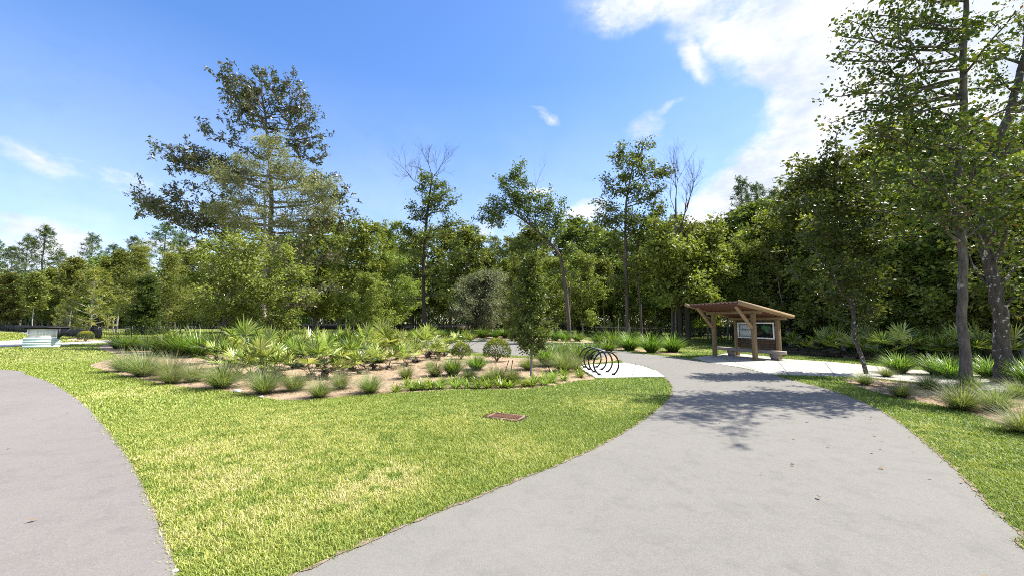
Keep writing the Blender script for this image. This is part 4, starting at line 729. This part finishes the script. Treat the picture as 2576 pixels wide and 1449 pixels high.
# ------------------------------------------------------------------ bed planting
place('strap', [(300, 877, .9), (329, 881, .95), (365, 881, .9), (411, 891, 1.1), (456, 894, 1.15), (499, 897, 1.1), (538, 888, 1.05)], lambda i, n: 'dark green strap leaf clump left of the elm, %s' % from_left(i, n), 'clump', 'strap leaf clumps left of the elm')
place('strap', [(728, 878, 1.), (640, 884, .9), (770, 876, .9), (680, 892, .9), (735, 897, .8), (800, 888, .85), (850, 884, .85), (845, 903, .7), (900, 898, .7), (950, 890, .8), (1000, 892, .7), (1050, 884, .8), (1100, 890, .6), (955, 912, .5), (1139, 944, .52), (1199, 930, .55), (1379, 920, .82), (1405, 912, .8), (1452, 907, .72), (1478, 902, .8), (1430, 899, .8)], lambda i, n: 'upright strap leaf clump in the mulch bed, %s' % from_left(i, n), 'clump', 'strap leaf clumps in the bed')
place('strap', [(1515, 872, 1.05), (1545, 874, 1.0), (1530, 886, .7), (1584, 881, .98), (1638, 887, .93), (1692, 885, .88), (1560, 868, 1.0)], lambda i, n: 'arching green clump behind the path bend, %s of seven' % from_left(i, n), 'clump', 'clumps behind the path bend')
place('strap', [(2262, 939, .62), (2358, 944, .6), (2395, 952, .6), (2490, 950, .62), (2575, 962, .6), (2600, 975, .62)], lambda i, n: 'dark arching clump beside the right concrete walk, %s' % from_left(i, n), 'clump', 'clumps along the right walk')
fr = [(1035 + 26 * i + rr.uniform(-6, 6), 848 + 1.5 * math.sin(i) + (i > 11) * (i - 11) * 2.1, rr.uniform(.75, 1.05)) for i in range(17)]
place('strap', fr, lambda i, n: 'small pale clump in the far bed across the path, %s' % from_left(i, n), 'clump', 'clumps in the far bed')
place('muhly', [(312, 934, .85), (362, 946, .98), (430, 952, .82), (430, 965, .55), (486, 960, .62), (557, 976, .86), (664, 990, .68), (742, 982, .6), (803, 1000, .5), (856, 978, .5), (931, 989, .56), (1022, 952, .48), (1094, 946, .52), (1083, 925, .35), (1180, 957, .5), (1248, 962, .6), (1288, 962, .5), (1328, 930, .62), (1418, 934, .85), (1448, 926, .6)], lambda i, n: 'soft muhly grass tuft in the mulch bed, %s' % from_left(i, n), 'ornamental grass', 'muhly grass tufts in the bed')
place('muhly', [(2176, 968, 0.41), (2230, 948, 0.37), (2268, 999, 0.43), (2338, 980, 0.49), (2418, 1032, 0.64), (2506, 1032, 0.57), (2440, 985, 0.49), (2578, 1092, 0.49), (2560, 1000, 0.49)], lambda i, n: 'wispy muhly grass under the right foreground trees, %s' % from_left(i, n), 'ornamental grass', 'muhly grass under the right trees')
place('palm', [(612, 905, 1.25), (597, 946, .82), (640, 918, .9), (690, 945, 1.0), (672, 915, 1.05), (738, 925, .85), (720, 905, .9), (782, 955, .85), (818, 952, .78), (825, 892, 1.0), (790, 898, 1.), (886, 930, .95), (905, 888, 1.0), (958, 905, 1.05), (978, 929, .7), (940, 930, .6), (1019, 922, .82), (1014, 885, 1.05), (1078, 900, 1.0), (1100, 905, .85), (1149, 884, 1.), (1175, 886, .9), (870, 905, 1.05), (1050, 890, .9), (750, 885, 1.0), (660, 940, .55), (705, 955, .7), (855, 950, .6), (920, 912, .9), (800, 925, .8), (630, 945, .7), (560, 935, .85), (760, 905, 1.0), (855, 905, .9), (935, 892, 1.0), (1000, 905, .8), (1045, 912, .7), (700, 905, 1.0), (1120, 895, .8), (985, 880, 1.), (655, 952, .75), (905, 940, .6), (545, 915, .9), (585, 925, .9)], lambda i, n: 'yellow green fan palm in the mulch bed, %s' % from_left(i, n), 'fan palm', 'fan palms in the bed')
place('palm', [(2035, 893, 0.72), (1995, 887, 0.79), (2075, 895, 0.90), (2110, 898, 0.97), (2150, 902, 1.01), (2195, 905, 0.94), (2225, 910, 0.94), (2270, 912, 0.97), (2320, 912, 0.94), (2370, 918, 0.94), (2420, 918, 0.94), (2470, 925, 0.94), (2540, 930, 0.94), (2100, 888, 1.08), (2180, 893, 1.08), (2260, 900, 1.15), (2350, 905, 1.15), (2450, 910, 1.15)], lambda i, n: 'dark fan palm under the right woods, %s' % from_left(i, n), 'fan palm', 'fan palms under the right woods')
place('palm', [(1475, 842, 1.6), (1530, 843, 1.7), (1590, 843, 1.6), (1650, 845, 1.6), (1760, 847, 1.6), (1810, 848, 1.6), (1860, 850, 1.5)], lambda i, n: 'fan palm behind the picket fence, %s' % from_left(i, n), 'fan palm', 'fan palms behind the fence')
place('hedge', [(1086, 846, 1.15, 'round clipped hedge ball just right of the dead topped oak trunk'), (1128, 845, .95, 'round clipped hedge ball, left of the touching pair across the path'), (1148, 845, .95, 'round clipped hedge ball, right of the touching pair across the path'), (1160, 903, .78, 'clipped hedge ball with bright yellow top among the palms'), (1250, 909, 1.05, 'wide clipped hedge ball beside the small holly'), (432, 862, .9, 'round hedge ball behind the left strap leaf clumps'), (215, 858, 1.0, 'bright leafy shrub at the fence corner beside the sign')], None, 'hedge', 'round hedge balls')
lil = []
for i in range(17): u = i / 16; lil.append((1003 + 450 * u + rr.uniform(-7, 7), np.interp(1003 + 450 * u, [1000, 1120, 1250, 1340, 1410, 1460], [985, 978, 975, 972, 960, 946]) + rr.uniform(-2, 1), rr.uniform(.85, 1.2)))
for i in range(16): u = i / 15; lil.append((1020 + 430 * u + rr.uniform(-7, 7), np.interp(1003 + 450 * u, [1000, 1120, 1250, 1340, 1410, 1460], [974, 967, 966, 962, 948, 936]) + rr.uniform(-2, 1), rr.uniform(.8, 1.15)))
place('lily', lil, lambda i, n: 'low lily tuft along the front of the mulch bed, %s' % from_left(i, n), 'lily', 'lily tufts edging the bed')

# pine straw and twigs loose on the mulch
sg = Geo(); rg = np.random.default_rng(5); n = 16000; bb = np.array(bed); xs = rg.uniform(bb[:, 0].min(), bb[:, 0].max(), n * 3); ys = rg.uniform(8, 24, n * 3); b2 = np.array(bed_right); xs = np.concatenate([xs, rg.uniform(7, 17, n)]); ys = np.concatenate([ys, rg.uniform(6, 14, n)])
k = inpoly(xs, ys, bed) | inpoly(xs, ys, bed_right); xs, ys = xs[k], ys[k]; c = np.stack([xs, ys, rg.uniform(.012, .035, len(xs))], 1); leaves(sg, rg, c, .16, .014, rg.random(len(xs)), 3., None, 0)
tag(sg.build('pine_straw', MT['deadfan']), 'loose pine straw scattered over the mulch beds', 'pine straw', None, 'stuff')

# fallen leaves blown onto the paths
lg = Geo(); rg = np.random.default_rng(15); xs = np.concatenate([rg.uniform(-3, 14, 2600), rg.uniform(-9, -1, 500)]); ys = np.concatenate([rg.uniform(2, 18, 2600), rg.uniform(2, 9, 500)])
k = (inpoly(xs, ys, main_path) | inpoly(xs, ys, near_path) | inpoly(xs, ys, kiosk_pad)) & (rg.random(len(xs)) < np.clip(.06 + .10 * (xs - 2), .05, .8)); xs, ys = xs[k], ys[k]
leaves(lg, rg, np.stack([xs, ys, np.full(len(xs), .034)], 1), .045, .025, rg.random(len(xs)), 3., None, 0); tag(lg.build('fallen_leaves', MT['deadfan']), 'small dry fallen leaves scattered on the paths', 'leaves', None, 'stuff')

# ------------------------------------------------------------------ kiosk
def kiosk():
    e = empty('information_kiosk', (9.55, 18.9, 0), math.atan2(-.954, .30)); tag(e, 'small tan timber kiosk with sloping slatted roof and map board', 'kiosk')
    zf = lambda v: 2.50 - .2 * (v + 1.19)
    for i, (u, v) in enumerate(((0, 0), (2.15, 0), (0, 1.35), (2.15, 1.35))):
        top = zf(v) - .04 - .12 - .13; g = Geo(); g.box((u, v, top / 2 + .01), (.15, .15, top - .02)); g.build('post', MT['timber'], e, bevel=.008)
    for v in (0, 1.35): g = Geo(); g.box((1.075, v, zf(v) - .04 - .12 - .065), (2.95, .10, .13)); g.build('beam', MT['timberx'], e, bevel=.008)
    for u in (0, 2.15): g = Geo(); g.beam((u, -.09, 1.36), (u, -.92, zf(-.92) - .17), .09, .11); g.build('brace', MT['timbery'], e, bevel=.006)
    for k in range(14):
        u = -.36 + 2.87 * k / 13; last = k in (0, 13); h = .12 if not last else .13; w = .045
        g = Geo(); g.beam((u, -1.16, zf(-1.16) - .045 - h / 2), (u, 1.70, zf(1.70) - .045 - h / 2), w, h); g.build('rafter', MT['timbery'] if last else MT['rust_roof'], e)
    for k in range(13):    # spaced decking boards across the rafters
        pass
    g = Geo(); v0, v1 = -1.02, 1.66; g.beam((1.075, v0, zf(v0) - .02), (1.075, v1, zf(v1) - .02), 3.0, .035); r_ = g.build('roof', MT['roofing'], e)
    for u in (-.39 - .035, 2.54 + .035):
        g = Geo(); g.beam((u, -1.22, zf(-1.22) - .075), (u, 1.78, zf(1.78) - .075), .03, .15); g.build('barge_board', MT['timbery'], e)
    bp = Geo()
    for k in range(13):
        z = .42 + .115 * k
        if z + .05 > 1.9: break
        bp.box((1.075, 1.36, z + .05), (1.99, .03, .10))
    bp.build('back_panel', MT['slat'], e)
    fr_ = Geo(); x0, x1, z0, z1, y = .13, 2.02, .87, 1.60, 1.30
    for a in ((((x0 + x1) / 2, y, z1 - .03), (x1 - x0, .05, .06)), (((x0 + x1) / 2, y, z0 + .03), (x1 - x0, .05, .06)), ((x0 + .03, y, (z0 + z1) / 2), (.06, .05, z1 - z0 - .12)), ((x1 - .03, y, (z0 + z1) / 2), (.06, .05, z1 - z0 - .12))): fr_.box(*a)
    sb = Geo(); sb.box(((x0 + x1) / 2, 1.325, (z0 + z1) / 2), (x1 - x0 - .04, .012, z1 - z0 - .04)); board = sb.build('sign_board', MT['panelpale'], e); fr_.build('frame', MT['white'], board)
    # left half: white notice with inner border and name; right half: dark map
    g = Geo(); xa, xb, za, zb = .22, 1.00, .96, 1.51
    for a in ((((xa + xb) / 2, 1.314, zb), (xb - xa, .006, .018)), (((xa + xb) / 2, 1.314, za), (xb - xa, .006, .018)), ((xa, 1.314, (za + zb) / 2), (.018, .006, zb - za)), ((xb, 1.314, (za + zb) / 2), (.018, .006, zb - za)), (((xa + xb) / 2, 1.314, 1.20), (xb - xa - .16, .006, .008))): g.box(*a)
    g.build('border_line', MT['inkgrey'], board)
    lettering('RIVERTOWN', .115, MT['inkgrey'], board, (.29, 1.312, 1.23))
    g = Geo(); g.box((1.49, 1.312, 1.235), (.90, .008, .60)); dk = g.build('map_panel', MT['paneldark'], board)
    def blob(cx, cz, rx, rz_, y, n=22, seed=1):
        rg = np.random.default_rng(seed); g = Geo(); V = [(cx, y, cz)]; ph = rg.random(4) * 6
        for i in range(n): a = 2 * math.pi * i / n; k = 1 + .22 * math.sin(2 * a + ph[0]) + .15 * math.sin(3 * a + ph[1]) + .08 * math.sin(5 * a + ph[2]); V.append((cx + rx * k * math.cos(a), y, cz + rz_ * k * math.sin(a)))
        g.add(V, [[0, 1 + i, 1 + (i + 1) % n, 1 + (i + 2) % n] for i in range(0, n, 2)]); return g
    g = blob(1.60, 1.37, .20, .11, 1.3045, seed=2); g.Q += []; q = g; m_ = q.build('map_shape', MT['mapgreen'], dk)
    q = blob(1.68, 1.24, .10, .10, 1.3035, seed=5); q.build('map_shape', MT['mapgreen'], dk)
    g = Geo()
    g.tube([(1.42, 1.302, 1.45), (1.44, 1.302, 1.36), (1.50, 1.302, 1.30), (1.58, 1.302, 1.29), (1.60, 1.302, 1.22), (1.68, 1.302, 1.14), (1.76, 1.302, 1.16)], .005, 4); g.tube([(1.10, 1.302, 1.43), (1.26, 1.302, 1.43)], .006, 4); g.tube([(1.10, 1.302, 1.39), (1.22, 1.302, 1.39)], .004, 4); g.build('map_line', MT['maplight'], dk)
    # bench
    b = empty('stone_bench', e.location, e.rotation_euler.z); tag(b, 'long brown stone bench in front of the kiosk board', 'bench')
    g = Geo(); n = 10; vs = []; x0, x1, yc, hw = -.75, 2.55, 1.02, .20
    out = [(x1 + .14 * math.cos(a), yc + hw * math.sin(a)) for a in np.linspace(-math.pi / 2, math.pi / 2, n)] + [(x0 - .1 * math.cos(a), yc + hw * math.sin(a)) for a in np.linspace(math.pi / 2, -math.pi / 2, n)]
    m2 = len(out); V = [(x, y, z) for z in (.26, .40) for x, y in out]; Q = [[i, (i + 1) % m2, m2 + (i + 1) % m2, m2 + i] for i in range(m2)]
    for k in range(n - 1):
        a, b_, c_, d_ = k, k + 1, 2 * n - 2 - k, 2 * n - 1 - k
        Q.append([m2 + a, m2 + b_, m2 + c_, m2 + d_]); Q.append([d_, c_, b_, a])
    g.add(V, Q); g.build('seat', MT['stonebench'], b, bevel=.012)
    for x in (-.02, 2.22):
        g = Geo(); V = [(x + sx * w, yc + sy * w * .75, z) for z, w in ((.02, .12), (.26, .17)) for sx, sy in ((-1, -1), (1, -1), (1, 1), (-1, 1))]
        g.add(V, [[3, 2, 1, 0], [4, 5, 6, 7], [0, 1, 5, 4], [1, 2, 6, 5], [2, 3, 7, 6], [3, 0, 4, 7]]); g.build('pedestal', MT['stonebench'], b)
kiosk()

# ------------------------------------------------------------------ bike rack
def rack():
    e = empty('bike_rack', (2.83, 12.1, .03)); tag(e, 'black bike rack of four rings on a white concrete pad', 'bike rack'); Rr = .375; zc = .32
    for k, (x, y) in enumerate(((0, 0), (-.02, .68), (-.05, 1.32), (-.08, 2.0))):
        a0 = math.asin(zc / Rr); th = np.linspace(-a0 + 0., math.pi + a0, 48); p = [(x + Rr * math.cos(t), y, zc + Rr * math.sin(t)) for t in th]
        g = Geo(); g.tube(p, .024, 10); rg_ = g.build('ring', MT['black'], e, True)
        for s_ in (0, -1):
            q = p[s_]; g = Geo(); g.box((q[0] + (.03 if s_ == 0 else -.03) * 0, q[1], .006), (.13, .09, .012)); g.tube([(q[0], q[1], .012), (q[0], q[1], .05)], [.03, .026], 10); g.build('foot_plate', MT['black'], rg_)
    g = Geo(); g.box((-.04, 1.0, zc + Rr + .012), (.05, 2.06, .012)); g.build('top_bar', plain('grey_steel', (.30, .31, .32), .3, .1, 8, None, .6), e)
rack()

# ------------------------------------------------------------------ storm drain
def drain():
    c = at(1272, 1050); e = empty('drain_grate', (c.x, c.y, .0), R(-24)); tag(e, 'rusty iron storm drain grate sunk in the lawn', 'drain'); w, h = .56, .33
    g = Geo(); g.box((0, .01, .003), (.76, .45, .008)); g.build('pit', MT['pit'], e)
    g = Geo(); g.box((0, -h / 2, .014), (w, .035, .03)); g.box((0, h / 2, .014), (w, .03, .03)); g.box((-w / 2, 0, .014), (.03, h - .035, .03)); g.box((w / 2, 0, .014), (.03, h - .035, .03)); g.build('frame', MT['rustpale'], e)
    for k in range(13): g = Geo(); x = -w / 2 + w * (k + 1) / 14; g.box((x, 0, .015), (.019, h - .04, .014)); g.build('bar', MT['rust'], e)
    g = Geo(); g.box((-.33, -.02, .010), (.08, .26, .010), rz=.15); g.build('rim', MT['rust'], e)
drain()

# ------------------------------------------------------------------ park sign
def sign():
    c = at(103, 875.5); e = empty('park_sign', (c.x, c.y, 0), R(40)); tag(e, 'low white and pale blue park sign under a black timber arm', 'sign')
    s = 1.53 / 86; W = 86 * s; g = Geo()
    for k in range(4): g.box((0, .1, .04 + .155 * k + .07), (W, .2, .145))
    g.box((0, .1, .33), (W - .03, .17, .58)); g.build('base', MT['signblue'], e)
    w2 = 71 * s; x2 = 0; g = Geo(); g.box((x2, .12, .95), (w2, .12, .56)); b = g.build('cabinet', MT['white'], e)
    g = Geo()
    for a in (((x2, .04, 1.205), (w2, .05, .05)), ((x2 - w2 / 2 + .03, .04, .93), (.06, .05, .50)), ((x2 + w2 / 2 - .03, .04, .93), (.06, .05, .50)), ((x2, .04, .695), (w2 - .12, .05, .03))): g.box(*a)
    g.build('frame', MT['white'], b)
    for i, s_ in enumerate(('BARK', 'PARK')): lettering(s_, .17, MT['faint'], b, (x2, .056, .97 - .18 * i), 'CENTER', 1.3, .003)
    xp = 39.5 * s; g = Geo(); g.box((xp, -.09, .90), (6 * s, .11, .62)); g.build('post', MT['signblack'], e)
    g = Geo(); g.box((10 * s, .08, 1.275), (117 * s, .34, .07)); g.box((10 * s, -.02, 1.215), (106 * s, .08, .05)); g.build('roof', MT['signblack'], e)
    g = Geo(); g.beam((xp + .05, -.09, .68), (xp + 27 * s, -.09, 1.20), .06, .07); g.build('brace', MT['signblack'], e)
sign()

# ------------------------------------------------------------------ fences
def picket(p0, p1, name, label, h=1.2, gap=.12, group=None):
    p0, p1 = Vector(p0), Vector(p1); L = (p1 - p0).length; d = (p1 - p0) / L; e = empty(name, (p0.x, p0.y, 0), math.atan2(d.y, d.x)); tag(e, label, 'fence', group); nb = max(1, round(L / 2.4)); b = L / nb
    for k in range(nb + 1): g = Geo(); g.box((k * b, 0, (h + .06) / 2), (.07, .07, h + .06)); g.box((k * b, 0, h + .07), (.09, .09, .02)); g.build('post', MT['black'], e)
    for k in range(nb):
        g = Geo()
        for z in (.16, h - .18, h - .03): g.box((k * b + b / 2, 0, z), (b - .07, .03, .03))
        m = int((b - .1) / gap)
        for j in range(m): g.box((k * b + .05 + (j + .5) * (b - .1) / m, 0, h / 2 + .03), (.018, .016, h - .06))
        g.build('picket_panel', MT['black'], e)
cr = at(245, 853); far = (3.5, 57); bk = (16.2, 24.6)
picket(cr.xy, far, 'picket_fence', 'black metal picket fence behind the bed, crossing from sign to mid park')
picket(far, bk, 'picket_fence', 'black metal picket fence receding behind the kiosk')
def screened(p0, p1, h, label):
    p0, p1 = Vector(p0), Vector(p1); L = (p1 - p0).length; d = (p1 - p0) / L; e = empty('screened_fence', (p0.x, p0.y, 0), math.atan2(d.y, d.x)); tag(e, label, 'fence'); n = max(1, round(L / 3)); b = L / n
    for k in range(n + 1): g = Geo(); g.box((k * b, 0, h / 2 + .04), (.09, .09, h + .08)); g.build('post', MT['black'], e)
    g = Geo(); seg_ = 40; V = []
    for i in range(n * 4 + 1): x = L * i / (n * 4); y = .02 * math.sin(i * 1.7); V += [(x, y, .05), (x, y, h)]
    g.add(V, [[2 * i, 2 * i + 2, 2 * i + 3, 2 * i + 1] for i in range(n * 4)]); o = g.build('screen', MT['screen'], e); s_ = o.modifiers.new('t', 'SOLIDIFY'); s_.thickness = .01
lf = P(-60, 815, 108); screened((cr.x - .3, cr.y + .6), lf.xy, 1.12, 'long black screened fence running away to the left woods')
a_ = P(700, 820, 86); b_ = P(1480, 820, 84); screened(a_.xy, b_.xy, 1.25, 'black screened fence across the back of the dog park')

# ------------------------------------------------------------------ dog park pieces
def dogpark():
    p = P(966, 815, 78); e = empty('dog_ramp', (p.x, p.y, 0)); tag(e, 'pale sloping dog ramp on the far lawn', 'ramp')
    g = Geo(); g.beam((-.8, 0, .95), (.95, 0, .06), .9, .06, up=(0, 0, 1)); g.build('board', MT['rampwhite'], e); g = Geo(); g.box((-.75, -.3, .44), (.08, .08, .88)); g.box((-.75, .3, .44), (.08, .08, .88)); g.build('legs', MT['black'], e)
    p = P(990, 815, 60); e = empty('agility_table', (p.x, p.y, 0)); tag(e, 'black raised table right of the pale dog ramp', 'table'); g = Geo(); g.box((0, 0, 1.15), (.95, .6, .07)); g.box((0, 0, .72), (.7, .5, .3)); g.build('top', MT['black'], e)
    for x in (-.3, .3): g = Geo(); g.box((x, 0, .28), (.1, .3, .56)); g.build('leg', MT['black'], e)
    for px, Y, w, m, lab in ((1055, 76, 1.2, 'redwood', 'low red brown bench in the dog park'), (1166, 78, 2.6, 'beige', 'wide beige bench behind the touching hedge balls'), (1255, 74, 2.0, 'beige', 'beige slatted bench left of the small holly')):
        p = P(px, 815, Y); e = empty('park_bench', (p.x, p.y, 0)); tag(e, lab, 'bench', 'dog park benches'); g = Geo(); g.box((0, 0, .45), (w, .4, .05)); g.build('seat', MT[m], e)
        g = Geo(); [g.box((0, .22, .58 + .14 * k), (w, .04, .10)) for k in range(3)]; g.build('backrest', MT[m], e)
        for x in (-w / 2 + .1, w / 2 - .1): g = Geo(); g.box((x, 0, .22), (.07, .36, .42)); g.box((x, .25, .5), (.06, .03, .9)); g.build('leg', MT['black'], e)
dogpark()
for px, py, s, lab in ((596, 986, .09, 'white stone at the left front edge of the mulch bed'), (657, 1000, .05, 'grey stone on the front edge of the mulch bed'), (440, 1441, .02, 'pale leaf scrap at the left path edge')):
    rg = np.random.default_rng(int(px)); g = Geo(); p = at(px, py); th = np.linspace(0, 2 * math.pi, 9)[:-1]; V = []
    for z, k in ((0, .9), (.35, 1), (.6, .6), (.7, .15)): V += [(s * k * math.cos(t) * rg.uniform(.8, 1.2), s * k * math.sin(t) * rg.uniform(.7, 1.1), s * z) for t in th]
    g.add(V, [[r_ * 8 + i, r_ * 8 + (i + 1) % 8, r_ * 8 + 8 + (i + 1) % 8, r_ * 8 + 8 + i] for r_ in range(3) for i in range(8)]); o = g.build('stone', MT['stone']); o.location = (p.x, p.y, .012); tag(o, lab, 'stone')
